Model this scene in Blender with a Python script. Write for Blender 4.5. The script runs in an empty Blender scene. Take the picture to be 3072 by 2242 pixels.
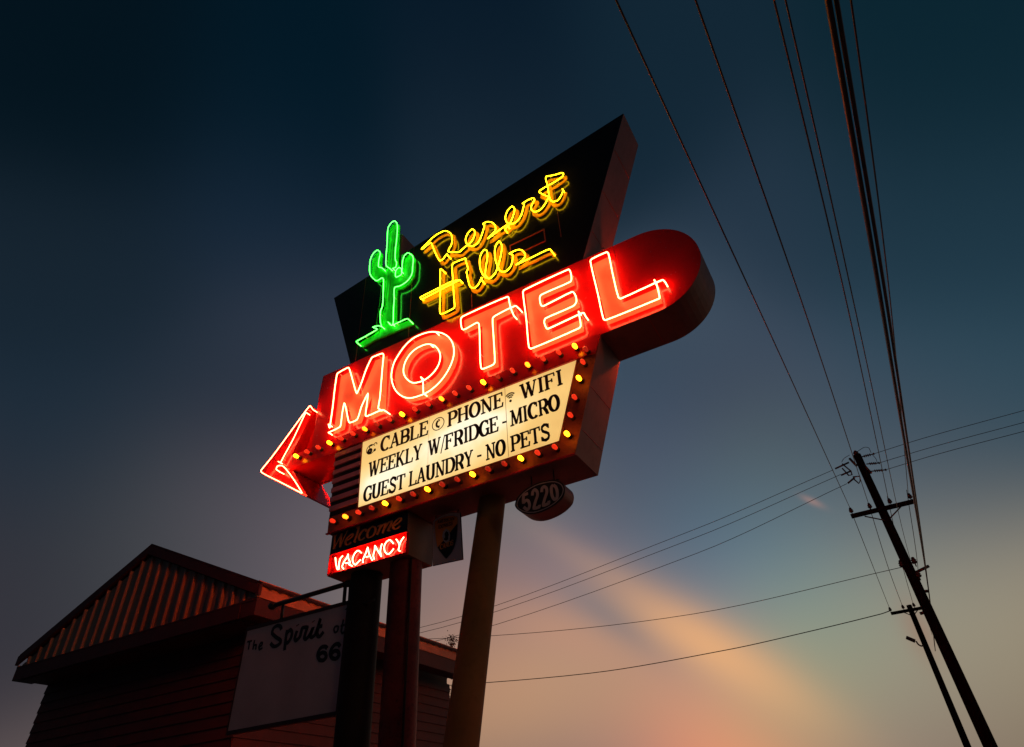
# dusk street scene: neon motel sign, gabled building, utility poles
# outlines below are measured on the sign's own planes: (x, z) in metres
TR = {'cactus_tube':[[(-6.48,9.109),(-6.552,9.209),(-6.266,9.242),(-6.064,9.274),(-6.184,9.382),(-6.039,9.345),(-5.946,9.266)],[(-5.97,9.296),(-6.009,9.433),(-6.034,9.701),(-5.998,9.823),(-6.019,10.248),(-6.041,10.538),(-6.083,10.618),(-6.209,10.606),(-6.342,10.773),(-6.43,10.968),(-6.454,11.363),(-6.385,11.518),(-6.291,11.545),(-6.205,11.408),(-6.22,11.197),(-6.206,10.999),(-6.123,10.924),(-6.07,10.854)],[(-5.889,10.757),(-6.007,10.923),(-6.033,11.167),(-6.042,11.589),(-6.061,12.095),(-5.985,12.209),(-5.9,12.213),(-5.82,12.055),(-5.796,11.633),(-5.804,11.22),(-5.785,10.965),(-5.743,10.834),(-5.757,10.724),(-5.83,10.733)],[(-5.601,10.518),(-5.606,10.593),(-5.679,10.671),(-5.743,10.625),(-5.749,10.501),(-5.717,10.426),(-5.606,10.432),(-5.591,10.538),(-5.596,10.774),(-5.562,10.938),(-5.485,10.971),(-5.401,10.881),(-5.339,10.751),(-5.335,10.491),(-5.346,10.296),(-5.436,10.174),(-5.607,10.134),(-5.73,10.169),(-5.747,10.1),(-5.727,9.848),(-5.718,9.538),(-5.702,9.258),(-5.709,9.216)],[(-5.828,9.332),(-5.74,9.209),(-5.583,9.198),(-5.386,9.189),(-5.298,9.079)]],
 'cactus_board':[[(-6.045,9.322),(-6.051,9.717),(-6.012,9.839),(-6.058,10.531),(-6.09,10.605),(-6.217,10.607),(-6.363,10.78),(-6.458,10.993),(-6.477,11.386),(-6.411,11.571),(-6.303,11.584),(-6.198,11.428),(-6.205,11.197),(-6.188,11.025),(-6.036,10.896),(-6.048,11.185),(-6.064,11.613),(-6.089,12.123),(-6.009,12.257),(-5.906,12.248),(-5.812,12.076),(-5.772,11.431),(-5.767,10.99),(-5.727,10.755),(-5.618,10.652),(-5.621,10.798),(-5.588,10.976),(-5.495,11.008),(-5.399,10.908),(-5.329,10.76),(-5.328,10.496),(-5.338,10.288),(-5.432,10.16),(-5.603,10.123),(-5.73,10.153),(-5.677,9.242),(-5.395,9.212),(-5.285,9.062),(-5.707,9.09),(-6.175,9.116),(-6.451,9.069),(-6.568,9.217),(-6.233,9.255)]],
 'desert':[[(-4.528,10.321),(-4.551,10.379),(-4.639,10.287),(-4.707,10.287),(-4.816,10.572),(-4.932,10.928),(-5.108,10.869),(-5.151,10.876),(-5.051,10.944),(-4.83,11.067),(-4.619,11.063),(-4.478,10.914),(-4.438,10.731),(-4.452,10.572),(-4.507,10.481),(-4.518,10.419),(-4.406,10.337),(-4.273,10.264),(-4.186,10.311),(-4.033,10.366),(-3.955,10.482),(-3.938,10.609),(-3.995,10.717),(-4.091,10.652),(-4.141,10.516),(-4.098,10.352),(-3.992,10.245),(-3.885,10.259),(-3.807,10.387),(-3.753,10.546),(-3.729,10.642),(-3.762,10.706),(-3.679,10.708),(-3.575,10.625),(-3.507,10.482),(-3.512,10.362),(-3.609,10.288),(-3.677,10.251),(-3.578,10.269),(-3.441,10.316),(-3.273,10.356)],[(-3.319,10.264),(-3.223,10.337),(-3.117,10.569),(-3.098,10.697),(-3.145,10.786),(-3.232,10.732),(-3.293,10.576),(-3.27,10.422),(-3.173,10.317),(-3.071,10.318),(-2.983,10.423),(-2.927,10.579),(-2.897,10.714),(-2.938,10.714),(-2.828,10.736),(-2.717,10.72),(-2.693,10.655),(-2.762,10.548),(-2.771,10.43),(-2.71,10.333),(-2.612,10.321),(-2.528,10.386),(-2.449,10.496),(-2.407,10.517),(-2.582,10.774),(-2.577,10.828),(-2.444,10.847),(-2.264,10.859),(-2.111,10.904),(-2.094,10.964),(-2.129,11.006),(-2.264,11.049),(-2.418,11.121),(-2.434,11.059),(-2.415,10.84),(-2.417,10.614),(-2.404,10.451),(-2.355,10.361),(-2.27,10.342),(-2.194,10.425),(-2.149,10.532),(-2.158,10.572)]],
 'hills':[[(-4.634,9.991),(-4.686,10.061),(-4.684,9.748),(-4.678,9.248),(-4.679,9.01),(-4.646,8.922),(-4.377,8.936),(-4.389,9.214),(-4.412,9.596),(-4.422,10.038),(-4.145,10.019),(-4.141,9.951),(-4.095,9.718),(-4.127,9.66),(-4.117,9.58),(-4.088,9.39),(-4.049,9.247),(-3.969,9.179),(-3.887,9.229),(-3.824,9.351),(-3.822,9.277)],[(-3.753,9.372),(-3.733,9.558),(-3.693,9.787),(-3.704,9.949),(-3.754,10.006),(-3.818,9.94),(-3.854,9.781),(-3.839,9.545),(-3.764,9.33),(-3.667,9.239),(-3.566,9.29),(-3.501,9.423),(-3.455,9.569),(-3.418,9.723),(-3.399,9.892),(-3.443,10.036),(-3.507,9.984),(-3.543,9.851),(-3.542,9.646),(-3.501,9.423),(-3.449,9.283),(-3.354,9.228),(-3.264,9.285),(-3.218,9.404),(-3.209,9.547),(-3.265,9.605),(-3.156,9.615),(-3.061,9.581),(-2.991,9.477),(-2.981,9.36),(-3.042,9.299),(-3.159,9.271),(-2.874,9.272),(-2.54,9.274),(-2.495,9.182)],[(-5.116,9.574),(-4.681,9.589),(-4.444,9.596),(-4.27,9.541)],[(-4.27,9.541),(-4.401,9.535),(-4.679,9.523),(-5.084,9.507),(-5.115,9.564)]],
 'm_M':[[(-6.954,7.547),(-6.914,7.459),(-6.912,7.6),(-6.914,7.893),(-6.929,8.275),(-6.927,8.602),(-6.905,8.631),(-6.668,8.651),(-6.616,8.558),(-6.476,8.187),(-6.384,7.963),(-6.316,8.121),(-6.226,8.427),(-6.134,8.626),(-6.11,8.641),(-5.894,8.627),(-5.859,8.579),(-5.858,8.366),(-5.854,8.001),(-5.851,7.662),(-5.863,7.542),(-5.867,7.46)],[(-6.925,7.373),(-6.776,7.381),(-6.673,7.399),(-6.663,7.451),(-6.665,7.68),(-6.649,7.873),(-6.591,7.733),(-6.505,7.472),(-6.465,7.401),(-6.313,7.4),(-6.283,7.456),(-6.235,7.653),(-6.125,7.864),(-6.125,7.644),(-6.129,7.421),(-6.096,7.391),(-5.779,7.393),(-5.686,7.324)]],
 'p_M':[[(-6.907,7.378),(-6.93,8.622),(-6.663,8.657),(-6.387,7.982),(-6.129,8.64),(-5.854,8.625),(-5.79,7.392),(-6.109,7.382),(-6.124,7.852),(-6.299,7.384),(-6.476,7.394),(-6.647,7.86),(-6.663,7.39)]],
 'm_O':[[(-4.75,8.571),(-4.622,8.484),(-4.495,8.344),(-4.416,8.186),(-4.382,8.028),(-4.392,7.87),(-4.456,7.705),(-4.561,7.56),(-4.688,7.458),(-4.858,7.386),(-5.054,7.378),(-5.234,7.411),(-5.386,7.511),(-5.525,7.679),(-5.617,7.89),(-5.644,8.079),(-5.608,8.292),(-5.51,8.446),(-5.375,8.585),(-5.211,8.66),(-4.997,8.659),(-4.844,8.62),(-4.75,8.571)],[(-4.858,8.356),(-4.753,8.265),(-4.67,8.113),(-4.645,7.984),(-4.675,7.846),(-4.76,7.735),(-4.89,7.665),(-5.012,7.649),(-5.171,7.687),(-5.291,7.8),(-5.376,7.952),(-5.391,8.089),(-5.352,8.228),(-5.265,8.335),(-5.15,8.393),(-5.01,8.402),(-4.928,8.387),(-4.858,8.356)],[(-5.021,7.738),(-4.978,7.646),(-4.967,7.507),(-4.956,7.393)]],
 'm_T':[[(-3.264,8.185),(-3.309,8.366),(-3.325,8.481),(-3.35,8.644),(-4.213,8.652),(-4.25,8.601),(-4.226,8.386),(-4.178,8.35),(-3.941,8.38),(-3.9,8.32),(-3.896,7.805),(-3.889,7.461),(-3.862,7.402),(-3.676,7.403),(-3.642,7.436),(-3.644,7.937),(-3.645,8.325),(-3.593,8.357),(-3.23,8.378),(-3.159,8.275)]],
 'p_T':[[(-3.344,8.66),(-4.249,8.662),(-4.241,8.367),(-3.901,8.36),(-3.906,7.416),(-3.637,7.409),(-3.639,8.354),(-3.293,8.363)]],
 'm_E':[[(-2.216,7.739),(-2.214,7.606),(-2.216,7.465),(-2.249,7.434),(-3.02,7.414),(-3.057,7.466),(-3.058,8.005),(-3.075,8.591),(-3.045,8.63),(-2.271,8.647),(-2.246,8.591),(-2.245,8.429),(-2.272,8.378),(-2.77,8.373),(-2.801,8.31),(-2.789,8.161),(-2.749,8.127),(-2.267,8.166),(-2.227,8.081),(-2.224,7.941),(-2.281,7.884),(-2.742,7.871),(-2.769,7.81),(-2.749,7.691),(-2.722,7.653),(-2.149,7.681),(-2.122,7.595)]],
 'p_E':[[(-3.078,8.631),(-2.254,8.653),(-2.245,8.381),(-2.79,8.384),(-2.787,8.134),(-2.236,8.168),(-2.219,7.901),(-2.763,7.869),(-2.743,7.651),(-2.213,7.672),(-2.213,7.429),(-3.051,7.412)]],
 'm_L':[[(-1.063,7.739),(-1.049,7.588),(-1.057,7.394),(-1.073,7.386),(-1.848,7.387),(-1.874,7.435),(-1.885,7.897),(-1.906,8.61),(-1.876,8.647),(-1.632,8.651),(-1.611,8.597),(-1.613,8.15),(-1.602,7.696),(-1.571,7.656),(-0.959,7.681),(-0.929,7.616)]],
 'p_L':[[(-1.91,8.64),(-1.615,8.654),(-1.589,7.661),(-1.042,7.667),(-1.054,7.376),(-1.864,7.379)]],
 'arrow_tube':[[(-7.395,8.019),(-7.491,8.139),(-7.578,8.064),(-7.938,7.661),(-8.234,7.339),(-8.453,7.135),(-8.399,7.073),(-7.908,6.751),(-7.343,6.378),(-7.322,6.372),(-7.535,6.644),(-7.792,6.94),(-7.929,7.065),(-8.045,7.095),(-8.059,7.039),(-7.957,6.955)],[(-8.048,7.186),(-7.983,7.142),(-7.933,7.239),(-7.779,7.526),(-7.67,7.788),(-7.571,8.028)]],
 'arrow_face':[[(-7.512,8.176),(-7.615,8.275),(-8.628,7.237),(-8.603,7.178),(-7.347,6.355),(-7.314,6.36),(-7.768,6.967),(-7.92,7.18),(-7.903,7.25)]],
 'spire':[[(-6.113,11.944),(-5.776,11.817)]],
 'vac':[[(-6.546,5.155),(-6.518,5.053),(-6.476,4.962),(-6.452,4.963),(-6.458,5.058),(-6.44,5.123),(-6.403,5.146)],[(-6.357,4.941),(-6.391,4.986),(-6.365,5.049),(-6.317,5.107),(-6.303,5.148),(-6.289,5.081),(-6.249,5.016),(-6.265,4.988),(-6.2,4.949)],[(-6.337,5.02),(-6.28,5.015)],[(-6.052,5.106),(-6.092,5.144),(-6.133,5.157),(-6.183,5.119),(-6.207,5.056),(-6.182,4.988),(-6.138,4.953),(-6.102,4.975),(-6.052,5.007)],[(-5.999,4.951),(-6.011,4.991),(-5.967,5.08),(-5.938,5.16),(-5.913,5.079),(-5.875,5.008),(-5.834,4.946)],[(-5.957,5.024),(-5.906,5.019)],[(-5.8,4.954),(-5.822,5.014),(-5.807,5.091),(-5.806,5.153),(-5.761,5.085),(-5.708,5.011),(-5.673,4.96),(-5.699,5.033),(-5.694,5.106),(-5.679,5.149)],[(-5.476,5.102),(-5.509,5.144),(-5.549,5.173),(-5.6,5.158),(-5.634,5.11),(-5.619,5.026),(-5.562,4.97),(-5.518,4.977),(-5.462,5.025)],[(-5.428,5.152),(-5.387,5.098),(-5.364,5.043),(-5.378,4.986),(-5.347,4.96)],[(-5.365,5.056),(-5.336,5.11),(-5.294,5.152)]],
 'welcome':[[(-6.682,5.53),(-6.594,5.527)],[(-6.64,5.527),(-6.631,5.418),(-6.627,5.308)],[(-6.628,5.311),(-6.568,5.415),(-6.505,5.526)],[(-6.505,5.526),(-6.511,5.421),(-6.504,5.314)],[(-6.504,5.314),(-6.447,5.438),(-6.398,5.529)],[(-6.427,5.53),(-6.378,5.534)],[(-6.398,5.381),(-6.311,5.403),(-6.274,5.434),(-6.286,5.463),(-6.318,5.458),(-6.379,5.421),(-6.409,5.369),(-6.39,5.325),(-6.34,5.312),(-6.294,5.334)],[(-6.222,5.537),(-6.173,5.546),(-6.199,5.414),(-6.235,5.332),(-6.203,5.316)],[(-6.037,5.435),(-6.023,5.458),(-6.061,5.471),(-6.121,5.434),(-6.154,5.377),(-6.133,5.332),(-6.091,5.322),(-6.038,5.341)],[(-5.91,5.478),(-5.86,5.452),(-5.846,5.396),(-5.879,5.333),(-5.948,5.318),(-5.99,5.342),(-5.996,5.395),(-5.963,5.452),(-5.91,5.478)],[(-5.812,5.452),(-5.75,5.459),(-5.768,5.402),(-5.808,5.324)],[(-5.776,5.397),(-5.711,5.452),(-5.661,5.461),(-5.67,5.428),(-5.707,5.321)],[(-5.681,5.379),(-5.61,5.458),(-5.553,5.465),(-5.568,5.414),(-5.612,5.335),(-5.569,5.327)],[(-5.512,5.38),(-5.43,5.406),(-5.386,5.434),(-5.388,5.463),(-5.419,5.472),(-5.478,5.442),(-5.521,5.395),(-5.513,5.348),(-5.462,5.322),(-5.396,5.346)]],
 'oval':[[(-3.545,5.16),(-3.501,5.25),(-3.387,5.33),(-3.223,5.369),(-3.064,5.362),(-2.936,5.333),(-2.842,5.253),(-2.822,5.161),(-2.857,5.072),(-2.971,5.001),(-3.128,4.962),(-3.283,4.961),(-3.421,5.009),(-3.517,5.091)]],
 'oval_ring':[[(-3.513,5.151),(-3.475,5.232),(-3.373,5.3),(-3.214,5.341),(-3.061,5.335),(-2.949,5.309),(-2.868,5.246),(-2.844,5.168),(-2.881,5.089),(-2.989,5.021),(-3.131,4.985),(-3.282,4.983),(-3.409,5.028),(-3.49,5.093),(-3.513,5.151)]],
 'n5220':[[(-3.341,5.262),(-3.406,5.253),(-3.418,5.149),(-3.377,5.175),(-3.346,5.159),(-3.332,5.104),(-3.343,5.057),(-3.371,5.043),(-3.418,5.093)],[(-3.282,5.214),(-3.271,5.265),(-3.24,5.286),(-3.211,5.252),(-3.208,5.195),(-3.243,5.124),(-3.275,5.033),(-3.197,5.031),(-3.193,5.059)],[(-3.145,5.222),(-3.133,5.275),(-3.103,5.286),(-3.074,5.257),(-3.074,5.196),(-3.108,5.125),(-3.142,5.035),(-3.059,5.044),(-3.058,5.076)],[(-2.974,5.27),(-2.942,5.232),(-2.929,5.153),(-2.942,5.082),(-2.979,5.07),(-3.004,5.125),(-3.009,5.207),(-2.999,5.255),(-2.974,5.27)]],
 'plate':[[(-5.103,4.834),(-4.61,4.806),(-4.649,5.495),(-4.816,5.544),(-4.964,5.543),(-5.086,5.517),(-5.122,5.485)]],
 'shield':[[(-5.085,5.475),(-4.95,5.504),(-4.802,5.493),(-4.689,5.444),(-4.679,5.354),(-4.689,5.196),(-4.714,5.061),(-4.771,4.948),(-4.873,4.868),(-4.973,4.986),(-5.034,5.085),(-5.073,5.295)]],
 'shield_orange':[[(-5.085,5.475),(-4.95,5.504),(-4.802,5.493),(-4.689,5.444),(-4.679,5.354),(-5.024,5.071),(-5.038,5.102),(-5.073,5.295)]],
 'oval_emblem':[[(-4.88,5.314),(-4.826,5.266),(-4.809,5.192),(-4.818,5.127),(-4.87,5.086),(-4.923,5.142),(-4.944,5.216),(-4.932,5.282)]],
 'emblem_head':[[(-4.905,5.24),(-4.879,5.274),(-4.846,5.253),(-4.832,5.21),(-4.845,5.179),(-4.838,5.149),(-4.877,5.13),(-4.917,5.163),(-4.891,5.191)]],
 'plate_hooks':[[(-5.082,5.643),(-5.079,5.527)],[(-4.696,5.601),(-4.696,5.499)],[(-5.082,5.624),(-4.696,5.571)]],
 'shield_text':[[(-5.036,5.432),(-4.735,5.41)],[(-5.014,5.344),(-4.767,5.343)],[(-4.98,5.026),(-4.753,5.043)]],
 'sp_plate':[[(-8.429,4.513),(-6.416,4.453),(-6.366,3.891),(-8.375,4.224)]],
 'sp_txt':[[(-7.656,4.385),(-7.689,4.435),(-7.754,4.461),(-7.829,4.437),(-7.84,4.367),(-7.736,4.289),(-7.641,4.233),(-7.631,4.193),(-7.694,4.165),(-7.763,4.169),(-7.839,4.225)],[(-7.532,4.359),(-7.534,4.246),(-7.523,4.075)],[(-7.535,4.301),(-7.469,4.351),(-7.425,4.305),(-7.43,4.228),(-7.483,4.168),(-7.533,4.192)],[(-7.327,4.31),(-7.35,4.214),(-7.319,4.17),(-7.252,4.212),(-7.227,4.331),(-7.127,4.321),(-7.147,4.255),(-7.159,4.18),(-7.122,4.159),(-7.057,4.208),(-7.011,4.303),(-7.043,4.191),(-7.011,4.162),(-6.948,4.197),(-6.889,4.401),(-6.92,4.214),(-6.893,4.157),(-6.855,4.15),(-6.796,4.2)],[(-7.333,4.394),(-7.329,4.381)],[(-7.026,4.388),(-7.022,4.378)],[(-6.933,4.285),(-6.838,4.287)]],
 'sp_small':[[(-8.353,4.332),(-8.251,4.331)],[(-8.299,4.331),(-8.294,4.211)],[(-8.198,4.33),(-8.195,4.195)],[(-8.199,4.25),(-8.142,4.257),(-8.134,4.184)],[(-8.06,4.211),(-8.018,4.228),(-8.017,4.267),(-8.051,4.265),(-8.072,4.213),(-8.049,4.17),(-7.995,4.185)],[(-6.558,4.232),(-6.525,4.218),(-6.537,4.161),(-6.576,4.149),(-6.604,4.195),(-6.588,4.23),(-6.558,4.232)],[(-6.445,4.302),(-6.456,4.236),(-6.463,4.148),(-6.438,4.114),(-6.4,4.129)],[(-6.485,4.222),(-6.414,4.224)]],
 'sp_66':[[(-6.689,3.962),(-6.724,3.99),(-6.787,3.997),(-6.833,3.968),(-6.853,3.906),(-6.809,3.834),(-6.735,3.815),(-6.689,3.843),(-6.708,3.897),(-6.774,3.922),(-6.831,3.895)],[(-6.454,3.948),(-6.5,3.989),(-6.56,3.984),(-6.604,3.945),(-6.619,3.882),(-6.574,3.818),(-6.501,3.799),(-6.457,3.834),(-6.485,3.889),(-6.548,3.906),(-6.594,3.878)]],
 'sp_pipe':[[(-7.896,4.785),(-6.435,4.804)]],
 'sp_rods':[[(-7.712,4.77),(-7.678,4.552)],[(-6.485,4.778),(-6.452,4.502)],[(-6.401,4.793),(-6.349,4.489)]],
 'pole1':[[(1.36,12.138),(1.469,10.02),(1.503,8.727)]],
 'arm1':[[(0.423,9.925),(2.37,10.029)]],
 'ins1':[[(0.487,10.073)],[(1.074,10.107)],[(1.69,10.155)],[(2.297,10.196)]],
 'brace1':[[(0.81,9.893),(1.336,9.603)],[(1.975,9.956),(1.477,9.628)]],
 'top_r':[[(1.439,12.023),(1.863,12.013)],[(1.519,11.721),(1.899,11.64)],[(1.551,11.425),(1.994,11.341)]],
 'top_l':[[(0.53,11.851),(1.027,11.948)],[(0.624,11.56),(0.982,11.62)],[(0.73,11.214),(1.007,11.355)]],
 'top_u':[[(0.805,11.938),(0.973,11.594),(0.959,11.455),(0.853,11.46),(0.749,11.781)],[(0.953,11.372),(1.165,11.334),(1.131,11.176),(1.052,11.088),(0.958,11.285)],[(1.092,12.064),(1.21,11.72)],[(1.37,11.9),(1.539,11.33)]],
 'jump':[[(1.429,12.262),(1.675,12.342),(1.798,12.285),(1.804,12.077)],[(0.81,12.024),(0.923,12.135),(1.144,12.21)],[(1.817,11.985),(1.863,11.825),(1.852,11.67)]],
 'low_r':[[(1.55,7.875),(1.958,7.987)],[(1.343,7.317),(1.664,7.269)],[(1.18,6.689),(1.437,6.715)]],
 'low_i':[[(1.258,8.117)],[(1.624,8.13)],[(1.573,7.707)]],
 'pole2':[[(1.62,10.359),(1.568,8.334)]],
 'arm2':[[(0.699,10.136),(2.184,10.253)]],
 'ins2':[[(0.736,10.31)],[(1.329,10.328)],[(1.823,10.366)]],
 'brace2':[[(1.227,10.12),(1.521,9.9)],[(2.065,10.207),(1.664,9.895)]],
 'lamp':[[(1.538,8.522),(1.413,8.508),(1.322,8.597),(1.284,8.753)],[(1.244,8.76),(0.944,8.984)]]}
# sky colours by azimuth, elevation (degrees), sharpness, weight
SKY = [(-78.43,50.69,130,1,(0.0007,0.006,0.0112)),(-58.05,55.37,130,1,(0.0003,0.0085,0.0173)),(-27.38,59.57,130,1,(0.0013,0.0082,0.0186)),(-2.91,56.6,130,1,(0.0057,0.019,0.0338)),(22.51,46.17,130,1,(0.0025,0.017,0.0278)),(-71.37,39.71,130,1,(0.008,0.0176,0.0292)),(-57.73,47.83,130,1,(0.0089,0.0216,0.0421)),(-28.04,54.45,130,1,(0.0139,0.029,0.0479)),(4.62,44.24,130,1,(0.0171,0.0356,0.0604)),(16.23,38.86,130,1,(0.0124,0.0371,0.0584)),(-65.65,26.77,130,1,(0.0102,0.0233,0.0403)),(-57.3,32.27,130,1,(0.0138,0.0249,0.041)),(-51.95,37.13,130,1,(0.0325,0.0421,0.0652)),(-62.81,18.81,130,1,(0.0296,0.0252,0.0367)),(-54.88,23.29,130,1,(0.1119,0.0784,0.1084)),(-58.11,21.81,130,1,(0.0493,0.0757,0.0691)),(-46.75,21.08,130,1,(0.1311,0.1125,0.1268)),(-36.48,17.61,130,1,(0.2272,0.1797,0.1484)),(-7.49,36.27,130,1,(0.0572,0.0849,0.1221)),(-5.96,28.48,130,1,(0.0173,0.0253,0.067)),(-12.61,26.17,130,1,(0.1264,0.0307,0.1076)),(-5.0,22.93,130,1,(0.1337,0.216,0.1123)),(8.42,27.7,130,1,(0.0247,0.061,0.0899)),(3.56,20.82,130,1,(0.0704,0.1006,0.114)),(-19.24,25.3,130,1,(0.1369,0.0657,0.0432)),(-27.15,23.31,130,1,(0.1289,0.2229,0.1274)),(-13.24,31.8,130,1,(0.0154,0.0298,0.0336)),(-15.13,28.4,130,1,(0.0205,0.1427,0.2457)),(0.3,25.11,130,1,(0.0631,0.0719,0.1325)),(-9.61,22.97,130,1,(0.1222,0.1842,0.1687)),(-12.55,8.82,130,1,(1.104,0.2806,0.1381)),(-3.11,7.75,130,1,(0.2079,0.0762,0.1491)),(-21.4,9.61,130,1,(0.1144,0.0692,0.2076)),(2.85,7.48,130,1,(0.0787,0.0584,0.0468)),(-11.31,20.15,130,1,(0.0307,0.1344,0.2024)),(-5.12,17.42,130,1,(0.045,0.0626,0.3423)),(1.28,15.36,130,1,(0.0584,0.0648,0.12)),(-10.68,15.91,130,1,(0.0432,0.0605,0.4479)),(-4.09,13.33,130,1,(0.3239,0.5064,0.2916)),(-8.34,12.45,130,1,(0.2869,0.5749,0.0648)),(1.79,11.3,130,1,(0.7031,0.5923,0.3552)),(-16.29,20.34,130,1,(0.0351,0.1669,0.1509)),(-22.66,18.28,130,1,(0.0543,0.0505,0.3892)),(-30.25,20.84,130,1,(0.067,0.0525,0.1456)),(-29.51,16.57,130,1,(0.2546,0.0948,0.1538)),(-27.86,14.05,130,1,(0.9356,0.5083,0.1519)),(-20.85,13.23,130,1,(0.8904,0.541,0.0647)),(-28,88,130,1,(0.0018,0.0091,0.016)),(60,50,130,1,(0.007,0.0212,0.0343)),(120,25,130,1,(0.013,0.0194,0.0319)),(-120,25,130,1,(0.007,0.013,0.0212)),(180,60,130,1,(0.0015,0.006,0.0116)),(180,15,130,1,(0.0091,0.013,0.0212)),(-80,15,130,1,(0.0453,0.0424,0.0513)),(-28,3,130,1,(0.1966,0.1401,0.1265)),(20,2,130,1,(0.4025,0.2234,0.1275)),(60,8,130,1,(0.1022,0.0887,0.0931)),(-55,4,130,1,(0.1174,0.0889,0.0889)),(0,-60,130,1,(0.0037,0.0033,0.0033)),(90,-20,130,1,(0.013,0.0103,0.0116)),(-90,-20,130,1,(0.013,0.0103,0.0116))]
# thin lit clouds: centre, along, across, half-length, half-width, colour, cover
CLOUDS = [((-0.3375,0.8802,0.3337),(0.6717,0.4735,-0.5698),(-0.6595,0.0318,-0.751),0.0987,0.0164,(0.3515,0.2307,0.1946),0.5),((-0.3314,0.9045,0.2683),(0.6983,0.4264,-0.5749),(-0.6344,-0.0031,-0.773),0.0658,0.0197,(0.162,0.162,0.1878),0.65),((-0.2153,0.952,0.2174),(0.7248,0.305,-0.6178),(-0.6545,0.0246,-0.7557),0.0987,0.028,(0.855,0.4342,0.1878),0.75),((-0.3926,0.8861,0.2464),(0.782,0.4626,-0.4176),(-0.4841,0.0288,-0.8746),0.0855,0.023,(0.5149,0.2705,0.1746),0.5),((-0.0232,0.9281,0.3715),(0.7334,0.2683,-0.6246),(-0.6794,0.258,-0.6869),0.0118,0.0036,(0.305,0.2016,0.1878),0.8),((0.0404,0.9797,0.1966),(0.0726,0.1933,-0.9784),(-0.9965,0.0538,-0.0633),0.0296,0.0132,(0.305,0.1746,0.1221),0.6)]
# ---------------------------------------------------------------- helpers
import bpy, bmesh, math, random
from math import radians, sin, cos, pi, sqrt
from mathutils import Vector
random.seed(4)
SC = bpy.context.scene
COL = SC.collection
def lin(c): return tuple(((v/255)/12.92 if v/255 <= .04045 else ((v/255+.055)/1.055)**2.4) for v in c)

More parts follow.
